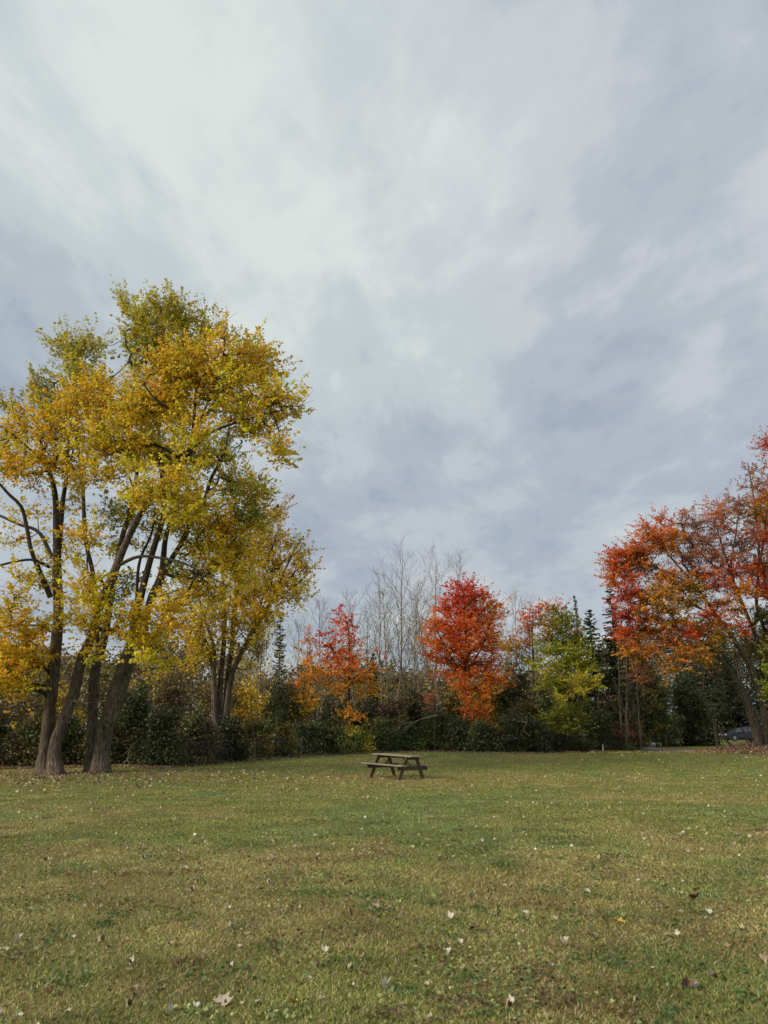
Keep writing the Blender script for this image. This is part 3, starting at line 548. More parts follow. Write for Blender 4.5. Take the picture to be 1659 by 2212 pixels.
# ------------------------------------------------------------------ the big leaning orange and red maple on the right
build_tree('maple_tree', 'huge leaning orange and red maple with grey trunks at the right edge', 46.2, [
    [(1640, 1607, 15, 0), (1623, 1550, 14, 0), (1598, 1485, 13, -.2), (1580, 1456, 11, -.4), (1558, 1427, 9, -.8), (1540, 1406, 7, -1), (1500, 1375, 5, -1.4), (1450, 1350, 3, -2)],
    [(1654, 1607, 14, .4), (1650, 1539, 13, .3), (1623, 1449, 12, 0), (1602, 1409, 11, -.2), (1573, 1363, 9, -.6), (1551, 1334, 8, -.8), (1505, 1270, 6, -1.2), (1450, 1205, 4, -1.6), (1420, 1160, 2.5, -1.8)],
    [(1672, 1607, 15, .8), (1672, 1500, 13, .8), (1657, 1413, 11, .8), (1638, 1384, 10, .6), (1616, 1334, 8, .4), (1590, 1270, 6, .2), (1560, 1180, 4, 0), (1540, 1110, 2, 0)],
    [(1647, 1607, 9, 1.2), (1625, 1530, 8, 1.4), (1600, 1470, 6, 1.6), (1585, 1400, 5, 1.8)],
    [(1660, 1407, 9, .8), (1648, 1350, 8, 1), (1634, 1300, 7, 1.2), (1640, 1200, 5, 1.4), (1630, 1090, 3.5, 1.4), (1615, 1000, 2, 1.4)],
    [(1640, 1230, 5, 1.4), (1655, 1120, 4, 1), (1665, 1000, 3, 1), (1655, 950, 2, 1)],
    [(1551, 1334, 6, -.8), (1480, 1300, 5, -1.6), (1420, 1290, 4, -2), (1370, 1300, 2.5, -2.4)],
    [(1505, 1270, 5, -1.2), (1440, 1235, 4, -1.8), (1380, 1215, 3, -2.2), (1335, 1215, 2, -2.4)],
    [(1540, 1406, 5, -1), (1490, 1395, 4, -1.8), (1440, 1395, 3, -2.4), (1390, 1405, 2, -2.6)],
    [(1580, 1456, 4, -.4), (1530, 1465, 3.5, -1), (1480, 1480, 3, -1.4), (1440, 1500, 1.6, -1.8)],
    [(1590, 1270, 5, .2), (1540, 1220, 4, -.4), (1490, 1170, 3, -.8), (1470, 1130, 2, -1)],
    [(1602, 1300, 4, 0), (1580, 1230, 4, -1), (1590, 1150, 3, -1.4), (1600, 1080, 2, -1.6)],
], [
    (1425, 1122, 14, 10, 'red', .9, -1.6), (1450, 1128, 9, 14, 'red', .6, -1.4), (1396, 1137, 16, 9, 'red', .8, -1.8), (1412, 1157, 30, 18, 'ro', 1.1, -1.8), (1454, 1155, 16, 22, 'o', 1.1, -1.6), (1430, 1178, 34, 18, 'o', 1.1, -1.8), (1348, 1195, 26, 15, 'red', 1.1, -2.4), (1384, 1188, 28, 18, 'ro', 1.1, -2.2),
    (1320, 1215, 13, 16, 'red', 1.2, -2.6), (1338, 1228, 24, 18, 'ro', 1.1, -2.4), (1325, 1255, 14, 20, 'ro', 1.2, -2.6), (1372, 1215, 30, 18, 'o', 1.1, -2.2), (1360, 1248, 22, 16, 'red', 1.1, -2.4), (1352, 1288, 18, 18, 'crimson', 1.1, -2.6), (1392, 1230, 26, 14, 'ol', .8, -1.6), (1374, 1280, 24, 14, 'red', 1.0, -2.4), (1398, 1293, 26, 14, 'o', 1.1, -2.6),
    (1438, 1247, 30, 14, 'o', 1.2, -2.6), (1452, 1268, 34, 12, 'og', 1.1, -2.6), (1425, 1282, 34, 12, 'oy', 1.2, -2.8), (1350, 1330, 16, 16, 'crimson', 1.1, -2.6), (1358, 1368, 18, 20, 'red', 1.1, -2.6), (1345, 1360, 8, 12, 'red', 1.0, -2.6), (1378, 1318, 26, 14, 'o', 1.1, -2.6), (1408, 1336, 28, 12, 'o', 1.2, -2.8), (1386, 1360, 24, 14, 'ol', 1.0, -2),
    (1442, 1316, 34, 13, 'og', 1.1, -2.8), (1370, 1406, 22, 9, 'o', 1.2, -2.8), (1398, 1400, 22, 8, 'o', 1.1, -2.8), (1350, 1395, 10, 8, 'ro', .9, -2.8), (1388, 1420, 20, 10, 'og', .9, -2.2), (1388, 1442, 15, 12, 'fade', .9, -1.6), (1388, 1468, 14, 12, 'fade', .8, -1.4), (1442, 1382, 24, 10, 'ro', 1.1, -2.8), (1460, 1342, 32, 12, 'oy', 1.1, -3), (1418, 1362, 20, 10, 'o', .9, -2.4),
    (1495, 1372, 28, 11, 'red', 1.1, -2.4), (1530, 1330, 28, 9, 'red', 1.1, -2.2), (1512, 1362, 28, 10, 'og', .9, -2), (1550, 1374, 26, 10, 'og', 1.0, -1.8), (1495, 1406, 32, 9, 'oy', 1.1, -2.6), (1468, 1425, 24, 7, 'o', 1.2, -2.8), (1458, 1446, 16, 7, 'oy', 1.3, -3), (1440, 1440, 8, 5, 'o', 1.2, -3), (1523, 1428, 24, 10, 'og', .9, -1.6), (1530, 1395, 26, 10, 'og', .9, -1.6),
    (1490, 1300, 34, 14, 'og', 1.0, -2), (1560, 1300, 30, 12, 'o', .9, -1.4), (1590, 1318, 30, 10, 'oy', .8, -1), (1596, 1346, 12, 5, 'red', 1.0, -2), (1610, 1366, 18, 5, 'red', 1.0, -2), (1540, 1345, 26, 10, 'o', .8, -1),
    (1500, 1130, 26, 22, 'dull', .6, -1), (1480, 1105, 14, 12, 'fade', .35, -1), (1550, 1105, 30, 20, 'ro', .55, -.4), (1592, 1098, 30, 24, 'dull', .5, 0), (1565, 1140, 36, 26, 'fade', .5, -.4), (1515, 1165, 34, 24, 'dull', .5, -.6), (1632, 1110, 30, 32, 'og', .6, .6), (1645, 1160, 26, 26, 'red', .9, .4), (1605, 1180, 38, 26, 'dull', .55, 0),
    (1490, 1200, 34, 22, 'fade', .6, -1), (1545, 1205, 38, 22, 'fade', .6, -.6), (1480, 1165, 20, 24, 'dull', .5, -1), (1580, 1235, 40, 22, 'red', .6, -.6), (1632, 1225, 30, 26, 'ro', .8, .4), (1510, 1240, 34, 18, 'ro', .9, -1.4), (1490, 1270, 34, 14, 'og', .9, -1.8), (1545, 1265, 36, 16, 'red', .8, -1.2), (1600, 1275, 36, 16, 'o', .8, -.8), (1648, 1275, 20, 20, 'crimson', 1.0, 0),
    (1632, 1050, 28, 30, 'dull', .25, 1), (1610, 1020, 24, 20, 'dull', .12, 1), (1655, 962, 14, 18, 'crimson', .8, 1), (1650, 1010, 20, 24, 'fade', .2, 1), (1680, 1100, 40, 80, 'ro', .6, 1.4), (1700, 1250, 50, 70, 'o', .7, 1.4), (1700, 1380, 50, 60, 'ol', .8, 1.4), (1650, 1330, 30, 20, 'ol', .8, 0), (1620, 1400, 36, 26, 'ol', .6, 1.6),
    (1640, 1085, 18, 20, 'ro', .7, .6), (1570, 1075, 14, 10, 'dull', .3, 0),
], lai=3.5, leaf=.13, per=20, rtip=.009, spray=.46, wobble=1.6, depthk=1.1, bf=.25, flare=.4, rise=.25, extra=2, twc=BARE)

build_tree('maple_tree', 'lime green tree whose leaves just enter at the right edge', 42, [
    [(1720, 1628, 10, 0), (1718, 1540, 8, 0), (1712, 1460, 6, 0), (1705, 1380, 3, 0)],
], [(1676, 1435, 14, 26, 'lime', 1, 0), (1674, 1485, 12, 26, 'lg', 1, 0), (1700, 1420, 40, 50, 'lg', .8, 0), (1700, 1490, 40, 40, 'g', .8, 0)], lai=2.6, leaf=.12, per=20, wobble=.6, flare=.2)
# ------------------------------------------------------------------ conifers
def conifer(name, label, x, ytop, halfw, Y, cols='dg', droop=.15, whorls=None, start=.12, taper=1.0, m=None, dens=1.0, group=None, trunkw=.012, ybase=None):
    global rng
    keep = rng; rng = np.random.default_rng(hash_(label) % 99991)
    top = P(x, ytop, Y); gz = float(terrain(top[0], Y)); org = np.array([top[0], Y, gz]); H = top[2] - gz
    root = thing(name, label, 'tree', org, group)
    tube_obj('trunk', [org + (0, 0, -.1), org + (.04, 0, H * .5), org + (0, 0, H)], [H * trunkw, H * trunkw * .6, .015], BARKD, root, org, 9, .04)
    W = halfw * mpd(Y); nw = whorls or int(H / .2); A = []; B = []; r0 = []; NP = []; ND = []; NS = []
    for k in range(nw):
        f = start + (1 - start) * (k + .5) / nw; bl = W * ((1 - f) / (1 - start)) ** taper + .04
        for j in range(rng.integers(4, 6)):
            z = min(f * H + rng.uniform(-.6, .6) * H / nw, H - .08); th = rng.uniform(0, 6.283); ln = bl * rng.uniform(.45, 1.12) + .05; d = np.array([math.cos(th), math.sin(th), 0])
            up = (.12 if f > .85 else -droop); n_ = max(3, int(ln / .22)); prev = np.array([0, 0, z])
            for i in range(n_):
                s = (i + 1) / n_; q_ = np.array([0, 0, z]) + d * ln * s + np.array([0, 0, ln * (up * s + .18 * s * s)]) + rng.normal(size=3) * .03
                A.append(prev); B.append(q_); r0.append(.022 * (1 - s) + .006)
                fs = min(1.0, .3 + .8 * bl)
                for _ in range(int(7 * dens)):
                    sd_ = np.cross(d, (0, 0, 1)) * rng.choice((-1, 1)); dd = unit((d * .7 + sd_ * rng.uniform(.1, 1.1) + np.array([0, 0, rng.uniform(-.5, .1)]))[None])[0]
                    off = dd * fs * rng.uniform(.03, .16 + .22 * (1 - s) * min(ln, 1.4)); NP.append(prev + (q_ - prev) * rng.random() + off); ND.append(dd); NS.append(fs)
                prev = q_
    V, F_ = sticks(np.array(A), np.array(B), np.array(r0) + .004, np.array(r0), 3); tw = link('branch', newmesh(name + '_boughs', V, F_, BARKD, None, True), root); tw['kind'] = 'stuff'
    NP = np.array(NP); ND = np.array(ND); M = len(NP); nn = unit(rng.normal(size=(M, 3)) + np.array([0, 0, .8])); s_ = unit(np.cross(ND, nn))
    Ln = rng.uniform(.14, .32, (M, 1)) * np.array(NS)[:, None]; Wn = Ln * .2
    V = np.stack([NP - ND * Ln * .5, NP + s_ * Wn, NP + ND * Ln * .5, NP - s_ * Wn], 1).reshape(-1, 3); kk = np.arange(M)[:, None] * 4
    F_ = np.concatenate([kk + np.array([[0, 1, 2]]), kk + np.array([[0, 2, 3]])], 1).reshape(-1, 3)
    cc = np.array(COL[cols]) * np.exp(rng.normal(size=(M, 1)) * .28) * (1 + rng.normal(size=(M, 3)) * .08)
    cr = link('crown', newmesh(name + '_needles', V, F_, m or NEEDLE, np.repeat(cc, 4, axis=0)), root); cr['kind'] = 'stuff'
    rng = keep; return root
conifer('spruce_tree', 'slim pointed spruce just right of the yellow-green maple, farthest left of the spruces', 1241, 1285, 24, 62, 'gg', .1, dens=1.4)
conifer('spruce_tree', 'dark broad spruce with blunt top left of the tallest spruce', 1272, 1316, 60, 56, 'dg', .15, dens=1.8, taper=.75)
conifer('spruce_tree', 'tallest dark spruce rising behind the left edge of the big orange maple', 1316, 1258, 60, 57, 'dg', .2, dens=1.5, taper=.85)
conifer('spruce_tree', 'dark spruce behind the low orange boughs beside the tallest spruce', 1358, 1330, 56, 59, 'dg', .2, dens=1.3, taper=.8)
conifer('spruce_tree', 'narrow dark conifer rising from the brush left of the orange maple', 606, 1328, 27, 52, 'dk', -.25, taper=.6, start=.05)
conifer('spruce_tree', 'small dark spruce tucked behind the right side of the orange maple', 806, 1410, 34, 51, 'dk', .2)
conifer('pine_tree', 'dark pine in the deep shade behind the gravel path', 1400, 1440, 60, 84, 'dk', .1, dens=.8)
conifer('pine_tree', 'dark hemlock standing over the juniper bush', 1475, 1400, 60, 76, 'dk', .1, dens=.8, start=.2)
conifer('pine_tree', 'dark cedar in the shade left of the leaning grey trunks', 1560, 1370, 70, 95, 'dk', .1, dens=.8, start=.2)
conifer('pine_tree', 'dark cedar behind the leaning grey trunks at the right edge', 1640, 1350, 75, 97, 'dk', .1, dens=.8, start=.2)

# ------------------------------------------------------------------ bare trees
def bare_tree(name, label, x, ybase, ytop, Y, lean=0, w0=5, m=None, spread=.5, seed=1, leafc=None, nb=26, group=None, twx=1.0):
    global rng
    keep = rng; rng = np.random.default_rng(seed * 77 + 3)
    top = P(x + lean, ytop, Y); g0 = P(x, ybase, Y); gz = float(terrain(g0[0], Y)); org = np.array([g0[0], Y, gz]); H = top[2] - gz
    root = thing(name, label, 'tree', org, group); m = m or BARE
    q_ = [np.array([0, 0, -.1])]; K = 9
    for i in range(1, K + 1):
        f = i / K; q_.append(np.array([(top[0] - org[0]) * f, 0, H * f]) + rng.normal(size=3) * .012 * H * (1 - f) * np.array([1, 1, 0]))
    tr = np.array(q_); rb = w0 * .5 * mpd(Y); rad = rb * (1 - np.linspace(0, 1, K + 1)) ** .8 + .008
    tube_obj('trunk', tr + org, rad, m, root, org, 8, .04)
    A = []; B = []; ra = []; tips = []
    def grow(p, d, ln, r_, lev):
        n_ = 4 if lev < 2 else 3; d = d / np.linalg.norm(d)
        for i in range(n_):
            d = d + rng.normal(size=3) * .10 + np.array([0, 0, .10]); d /= np.linalg.norm(d); q2 = p + d * ln / n_; r2 = max(.003, r_ * (1 - .75 * (i + 1) / n_))
            A.append(p); B.append(q2); ra.append((r_ * (1 - .75 * i / n_), r2))
            if lev < 3:
                for _ in range(2 if lev < 2 else 1):
                    s = np.cross(d, rng.normal(size=3)); s /= np.linalg.norm(s); dd = d * rng.uniform(.75, 1.1) + s * rng.uniform(.45, .8)
                    grow(q2, dd, ln * rng.uniform(.35, .58), r2 * .8, lev + 1)
            p = q2
        tips.append(p)
    for k in range(nb):
        f = .25 + .72 * (k + rng.random()) / nb; i = f * K; i0 = min(int(i), K - 1); p = tr[i0] * (1 - (i - i0)) + tr[i0 + 1] * (i - i0)
        th = k * 2.4 + rng.uniform(-.4, .4); e = rng.uniform(.55, 1.0); d = np.array([math.cos(th) * e * spread * 1.6, math.sin(th) * e * spread * 1.6, 1.0])
        ln = H * (.34 * (1 - f) ** .7 + .05) * rng.uniform(.7, 1.15) * twx; grow(p, d, ln, rb * (1 - f) ** .9 * .5 + .007, 1)
    A = np.array(A); B = np.array(B); ra = np.array(ra); V, F_ = sticks(A, B, np.maximum(ra[:, 0], .0055), np.maximum(ra[:, 1], .0055), 3)
    tw = link('branch', newmesh(name + '_branches', V, F_, m, None, True), root); tw['kind'] = 'stuff'
    if leafc:
        tp = np.array(tips); sel = rng.random(len(tp)) < leafc[1]; C_ = np.repeat(tp[sel], 3, axis=0); C_ = C_ + rng.normal(size=C_.shape) * .15
        cc = np.array(COL[leafc[0]]) * np.exp(rng.normal(size=(len(C_), 1)) * .2); cr = link('crown', leafmesh(C_, np.full(len(C_), .12), cc, name + '_leaves', LEAF, rs=rng), root); cr['kind'] = 'stuff'
    rng = keep; return root
BT = [  # x, ybase, ytop, Y, lean, width, label, leaves
    (862, 1605, 1194, 60, 8, 5.5, 'tallest bare grey tree in the middle of the wood', None),
    (938, 1605, 1200, 64, 4, 5.0, 'bare tree with fine upright twigs just left of the crimson maple top', None),
    (1003, 1605, 1206, 66, -18, 4.5, 'bare tree whose twigs rise directly above the crimson maple top', None),
    (822, 1605, 1256, 58, -2, 4.0, 'bare slender tree left of the tallest bare tree', None),
    (845, 1605, 1290, 55, -18, 4.0, 'bare forked tree directly in front of the tallest bare tree', ('py', .15)),
    (888, 1605, 1270, 57, 14, 4.2, 'bare tree leaning right of the tallest bare tree', ('py', .12)),
    (955, 1605, 1285, 55, -60, 4.5, 'bare tree leaning far left towards the tallest bare tree', None),
    (692, 1605, 1296, 62, -2, 3.0, 'thin bare tree behind the left shoulder of the orange maple', None),
    (765, 1605, 1290, 62, -8, 3.0, 'thin bare tree behind the top of the orange maple', None),
    (790, 1605, 1330, 56, 4, 3.2, 'short bare tree right of the orange maple top', None),
    (1115, 1605, 1290, 66, -2, 3.2, 'bare tree in the gap right of the crimson-topped maple', None),
    (1142, 1605, 1306, 68, 2, 3.0, 'faint bare tree behind the pinkish red maple top', None),
    (640, 1605, 1350, 60, 6, 3.0, 'bare tree between the narrow conifer and the orange maple', ('y', .12)),
    (905, 1605, 1340, 54, -6, 3.4, 'bare brushy tree at the left flank of the crimson-topped maple', ('py', .2)),
    (722, 1605, 1340, 58, 2, 2.6, 'bare thin stem close behind the red top of the orange maple', None),
    (360, 1605, 1400, 52, 10, 4.0, 'grey bare tree behind the thick forked trunk', ('ob', .3)),
    (400, 1605, 1420, 50, -6, 3.0, 'bare brushy tree right of the thick forked trunk', ('ob', .3)),
    (340, 1605, 1450, 49, 6, 3.0, 'low bare tree close to the thick forked trunk', ('yo', .2)),
    (530, 1605, 1430, 50, 8, 3.0, 'bare tree beside the white birches', ('ob', .3)),
]
for i, (x, yb, yt, Y, ln, w0, lb, lf) in enumerate(BT):
    bare_tree('bare_tree', lb, x, yb, yt, Y, ln, w0, BARE if i not in (12, 15, 16, 17, 18) else BRUSHT, .42 + .1 * (i % 3), i + 1, lf, nb=13 + (i % 3) * 3)
for i, (x, ln) in enumerate(((541, 22), (551, 20))):
    bare_tree('birch_tree', ('left one of the two pale birch trunks behind the yellow maple', 'right one of the two pale birch trunks behind the yellow maple')[i], x, 1605, 1340, 47, ln, 6, BIRCH, .4, 50 + i, ('y', .3), nb=14)
for i, (x, yt, ln, w0, lb) in enumerate(((1352, 1400, 2, 8, 'thick straight grey pine trunk left of the gravel path'), (1344, 1410, -8, 5.5, 'thin leaning grey trunk close left of the thick pine trunk'), (1383, 1420, -10, 5, 'thin grey trunk right of the thick pine trunk'), (1290, 1440, 4, 3.5, 'pale dead stem between the yellow-green maple and the spruces'))):
    bare_tree('pine_tree', lb, x, 1605, yt, 51.5 + i * .4, ln, w0, BARE, .7, 60 + i, None, nb=9, twx=.6)

# ------------------------------------------------------------------ shrubs
HX = [-300, 0, 280, 332, 432, 512, 592, 664, 730, 830, 929, 1129, 1261, 1330, 1395]
HY = [1664, 1661, 1655, 1661, 1653, 1645, 1638, 1633, 1631, 1625, 1624, 1628, 1624, 1617, 1612]
def shrub(label, x, ytop, hw, back, c, dens=1.0, leaf=.10, sparse=0, name='shrub', cols2=None, ybase=None, lai=2.5, Y=None, low=True, twm=None, twigs=26):
    global rng
    keep = rng; rng = np.random.default_rng(hash_(label) % 99991)
    if Y is None:
        g = G(x, ybase or float(np.interp(x, HX, HY))); s_ = mpd(g[1]); Yc = g[1] + hw * s_ * .55 + back
    else: Yc = Y
    c0 = P(x, 1600, Yc); gx = c0[0]; gz = float(terrain(gx, Yc)); org = np.array([gx, Yc, gz]); s_ = mpd(Yc); W = hw * s_; H = P(x, ytop, Yc)[2] - gz; H = max(H, .5)
    root = thing(name, label, 'shrub', org, None)
    la = leaf * leaf * .45; per = 22; area = 2 * W * H; n_ = max(30, int(lai * dens * area * 1.5 / la / per))
    # uneven dome made of several lobes that reach the ground
    nl = 5 + int(W); lc = np.stack([rng.uniform(-.62, .62, nl) * W, rng.uniform(-.5, .5, nl) * W * .75, rng.uniform(.25, .66, nl) * H], 1); lc[0] = (0, 0, .64 * H)
    lr = np.stack([rng.uniform(.4, .6, nl) * W, rng.uniform(.4, .6, nl) * W * .75, rng.uniform(.28, .4, nl) * H], 1)
    k = rng.integers(0, nl, n_); d = unit(rng.normal(size=(n_, 3))); A = lc[k] + d * lr[k] * (rng.random(n_) ** .4)[:, None] * (1 + rng.normal(size=(n_, 1)) * .08)
    n2 = n_ // 3; A = np.vstack([A, np.stack([rng.uniform(-1, 1, n2) * W * .95, rng.uniform(-1, .6, n2) * W * .6, rng.uniform(.03, .35, n2) * H], 1)])
    A[:, 2] = np.clip(A[:, 2], .08, None); n_ = len(A)
    ns = 5; nodes = np.stack([rng.uniform(-.25, .25, ns) * W, rng.uniform(-.2, .2, ns) * W, np.full(ns, .0)], 1)
    st = [];
    for i in range(ns):
        e = lc[i % nl]; st.append(nodes[i] * (1 - np.linspace(0, 1, 6)[:, None]) + e * np.linspace(0, 1, 6)[:, None])
    nodes = np.vstack(st); path = np.tile(np.linspace(0, 1, 6) * H * .6, ns)
    sub = A[rng.permutation(n_)[:min(n_, 260)]]
    P_, par, n0 = connect(nodes, path, sub, .3)
    pn = P_.copy(); pr = par.copy()
    for i in range(ns):
        for j in range(1, 6): pr[i * 6 + j] = i * 6 + j - 1
    idx = np.where(pr >= 0)[0]; w_ = np.ones(len(pn))
    for i in range(len(pn) - 1, n0 - 1, -1): w_[par[i]] += w_[i]
    rr = np.clip(.006 * w_ ** .4, .006, .03)
    V, F_ = sticks(pn[pr[idx]], pn[idx], rr[idx] * 1.2, rr[idx], 3)
    # bare twigs poking out of the outline
    tw_ = A[rng.integers(0, n_, int(twigs * (1 + W)))]; dv = unit(tw_ - np.array([0, 0, H * .2]) + rng.normal(size=tw_.shape) * .3); dv[:, 2] = np.abs(dv[:, 2]) + .4; dv = unit(dv)
    e = tw_ + dv * rng.uniform(.3, .9, (len(tw_), 1)); V2, F2 = sticks(tw_ - dv * .3, e, np.full(len(e), .008), np.full(len(e), .003), 3)
    o = link('stem', newmesh(name + '_stems', np.vstack([V, V2]), np.vstack([F_, F2 + len(V)]), twm or BRUSHT, None, True), root); o['kind'] = 'stuff'
    cnt = rng.poisson(per * (1 - sparse), n_); ix = np.repeat(np.arange(n_), cnt); M = len(ix)
    off = rng.normal(size=(M, 3)) * np.array([.17, .17, .10]); C_ = A[ix] + off; C_[:, 2] = np.maximum(C_[:, 2], .02)
    base = np.array(COL[c]); pc = base * np.exp(rng.normal(size=(n_, 1)) * .22) * (1 + rng.normal(size=(n_, 3)) * .08)
    if cols2:
        f_ = (ss(.48, .62, vnoise(A[:, 0] * 1.2 + hw, A[:, 2] * 1.5, 2)) * .8)[:, None]; pc = pc * (1 - f_) + np.array(COL[cols2]) * f_
    cc = pc[ix] * np.exp(rng.normal(size=(M, 1)) * .22)
    cr = link('foliage', leafmesh(C_, np.full(M, leaf), cc, name + '_leaves', SHRUB, rs=rng), root); cr['kind'] = 'stuff'
    rng = keep; return root
SH = [  # label, x, ytop, half width, back, colour, second colour, dens
    ('dark tangled shrub at the left edge beside the leftmost maple', -10, 1520, 60, .5, 'dg', 'br', 1),
    ('olive brush directly left of the leftmost upright trunk', 62, 1530, 42, .4, 'sg', 'ob', 1),
    ('brown-green brush seen between the two left maple clumps', 150, 1525, 48, .6, 'dg', 'ob', 1),
    ('dark shrub behind the base of the thick forked trunk', 232, 1530, 40, .8, 'dg', 'br', 1),
    ('tall dark green shrub hard against the right side of the thick forked trunk', 292, 1472, 48, .8, 'dg', 'sg', 1.1),
    ('dark rounded shrub second from the thick forked trunk', 360, 1520, 46, .3, 'dk', 'sg', 1),
    ('dark shrub at the left end of the wire fence', 425, 1535, 46, .5, 'dg', 'br', 1),
    ('low dark bramble behind the middle of the wire fence', 490, 1548, 44, .4, 'dk', 'dg', 1),
    ('dark shrub below the five-stemmed yellow maple', 548, 1530, 42, .5, 'dg', 'ol', 1),
    ('olive tinged shrub right of the wire fence', 604, 1528, 40, .4, 'dg', 'ol', 1),
    ('green shrub under the yellow-leaved sapling', 660, 1545, 38, .3, 'sg', 'dg', 1),
    ('bright leaved green shrub left below the orange maple', 712, 1562, 36, .3, 'sg', 'vg', 1),
    ('yellowish green shrub straight below the orange maple', 765, 1565, 38, .4, 'vg', 'yg', .8),
    ('leafy green shrub straight behind the picnic table', 825, 1545, 40, .4, 'vg', 'sg', 1),
    ('mid green shrub right of the one behind the picnic table', 885, 1552, 36, .3, 'sg', 'vg', 1),
    ('grey-green shrub left below the crimson-topped maple', 940, 1520, 40, .6, 'sg', 'vg', 1),
    ('dark shrub below the crimson-topped maple', 992, 1545, 36, .3, 'dg', 'sg', 1),
    ('glossy dark green shrub right below the crimson-topped maple', 1046, 1548, 40, .3, 'sg', 'dg', 1),
    ('black-green shrub in the darkest gap of the hedge', 1100, 1535, 38, .5, 'dk', 'dg', 1),
    ('dark shrub with dead pale twigs left of the yellow-green maple', 1150, 1545, 36, .4, 'dg', 'dk', 1),
    ('low dark shrub under the yellow-green maple', 1200, 1585, 32, .2, 'dk', 'dg', 1),
    ('low brown bramble right of the yellow-green maple trunk', 1250, 1590, 28, .2, 'dg', 'br', 1),
]
for lb, x, yt, hw, bk, c, c2, dn in SH: shrub(lb, x, yt, hw, bk, c, dn, cols2=c2)
SH2 = [  # back row: label, x, ytop, hw, Y, colours, sparse
    ('tall brown-olive thicket behind the leftmost maple', 20, 1488, 70, 40, 'ob', 'br', .45), ('tall olive thicket between the two left maples', 140, 1470, 60, 41, 'ob', 'yo', .45),
    ('tall yellowish thicket right behind the thick forked trunk', 260, 1450, 60, 42, 'ob', 'y', .45), ('tall russet thicket left of the five-stemmed maple', 370, 1440, 56, 42.5, 'ob', 'br', .4),
    ('tall grey-brown thicket under the five-stemmed maple', 450, 1470, 54, 42, 'ob', 'ol', .35), ('tall yellow-brown thicket beside the birches', 530, 1450, 50, 44, 'ob', 'yo', .4),
    ('dark green thicket below the narrow conifer', 610, 1455, 46, 45.5, 'dg', 'ol', .2), ('grey-green thicket left behind the sapling', 650, 1440, 36, 49, 'ol', 'dg', .4),
    ('dark thicket behind the trunk of the orange maple', 720, 1490, 46, 49, 'dg', 'ol', .2), ('dark thicket right behind the orange maple', 790, 1500, 46, 49.5, 'dk', 'ol', .2),
    ('brown twiggy thicket under the bare trees', 850, 1490, 46, 50, 'br', 'ol', .4), ('dark thicket between bare trees and the crimson-topped maple', 905, 1470, 40, 51, 'dg', 'ob', .3),
    ('dark thicket behind the trunk of the crimson-topped maple', 985, 1480, 50, 52, 'dk', 'ol', .2), ('olive thicket right of the crimson-topped maple', 1060, 1440, 44, 52, 'ol', 'og', .3),
    ('brown-green thicket left of the yellow-green maple', 1120, 1430, 46, 52, 'dg', 'ob', .2), ('dark green thicket hiding the foot of the yellow-green maple', 1150, 1500, 44, 50.2, 'dg', 'ol', .1), ('dark thicket behind the trunk of the yellow-green maple', 1225, 1500, 50, 52, 'dk', 'ol', .2),
    ('dark brush below the slim spruce', 1285, 1520, 40, 51, 'dg', 'gg', .2), ('russet flecked brush below the tallest spruce', 1325, 1500, 40, 52.5, 'dg', 'dull', .2),
]
for lb, x, yt, hw, Y, c, c2, sp in SH2: shrub(lb, x, yt, hw, 0, c, 1, cols2=c2, Y=Y, sparse=sp, leaf=.12, lai=2.2, twigs=60)
SH3 = [
    ('low rank grass behind the short white stake', 1290, 1606, 30, 50.9, 'vg', 'sg', 0, 3), ('low rank grass between the white stake and the path', 1346, 1606, 28, 51.2, 'sg', 'vg', 0, 3),
    ('dark thicket filling the gap behind the yellow-green maple', 1195, 1500, 60, 58, 'dk', 'dg', 0, 3),
    ('grey-green brush behind the short white stake', 1290, 1566, 36, 52.2, 'dg', 'ol', .1, 3), ('dark red leafed shrub right of the short white stake', 1345, 1586, 16, 52.5, 'rb', 'br', .1, 3), ('olive-brown twiggy shrub beside the dark post at the path', 1372, 1545, 26, 53, 'ob', 'ol', .35, 3),
    ('rounded blue-green juniper bush right of the path', 1521, 1563, 30, 60, 'gg', 'dg', 0, 3.5), ('low brown and green brush between path and juniper bush', 1480, 1588, 34, 61, 'gg', 'br', .1, 3), ('small grassy bush next to the thin post by the path', 1455, 1590, 14, 60, 'gg', 'sg', .1, 3),
    ('dark leafy undergrowth behind the juniper bush', 1470, 1530, 60, 74, 'dk', 'dg', 0, 2.6), ('dark shaded undergrowth across the far end of the path', 1415, 1555, 50, 86, 'dk', 'dg', 0, 2.6), ('black-green undergrowth behind the dark blue car', 1590, 1530, 80, 96, 'dk', 'dk', 0, 2.6), ('black-green undergrowth at the far right behind the trunks', 1700, 1520, 90, 90, 'dk', 'dk', 0, 2.6),
    ('olive and orange leafed small maple left above the juniper bush', 1425, 1425, 44, 58, 'sg', 'ol', .1, 2.6), ('dark green leafed tree filling the shade above the juniper bush', 1490, 1440, 56, 61, 'dg', 'dk', .1, 2.6), ('low russet brush beyond the path beside the leaning white post', 1425, 1590, 30, 76, 'br', 'dull', .2, 2.6),
    ('dense dark cedar mass above the dark blue car', 1580, 1390, 80, 101, 'dk', 'dk', 0, 2.6), ('shaded green tree behind the thick pine trunk', 1370, 1430, 50, 62, 'dg', 'ol', .1, 2.4),
]
for lb, x, yt, hw, Y, c, c2, sp, la_ in SH3:
    nm = 'shrub' if 'tree' not in lb and 'maple' not in lb and 'cedar' not in lb else 'understory_tree'
    shrub(lb, x, yt, hw, 0, c, .9, cols2=c2, Y=Y, sparse=sp, leaf=.12 if Y < 70 else .2, lai=la_, name=nm, twigs=20)

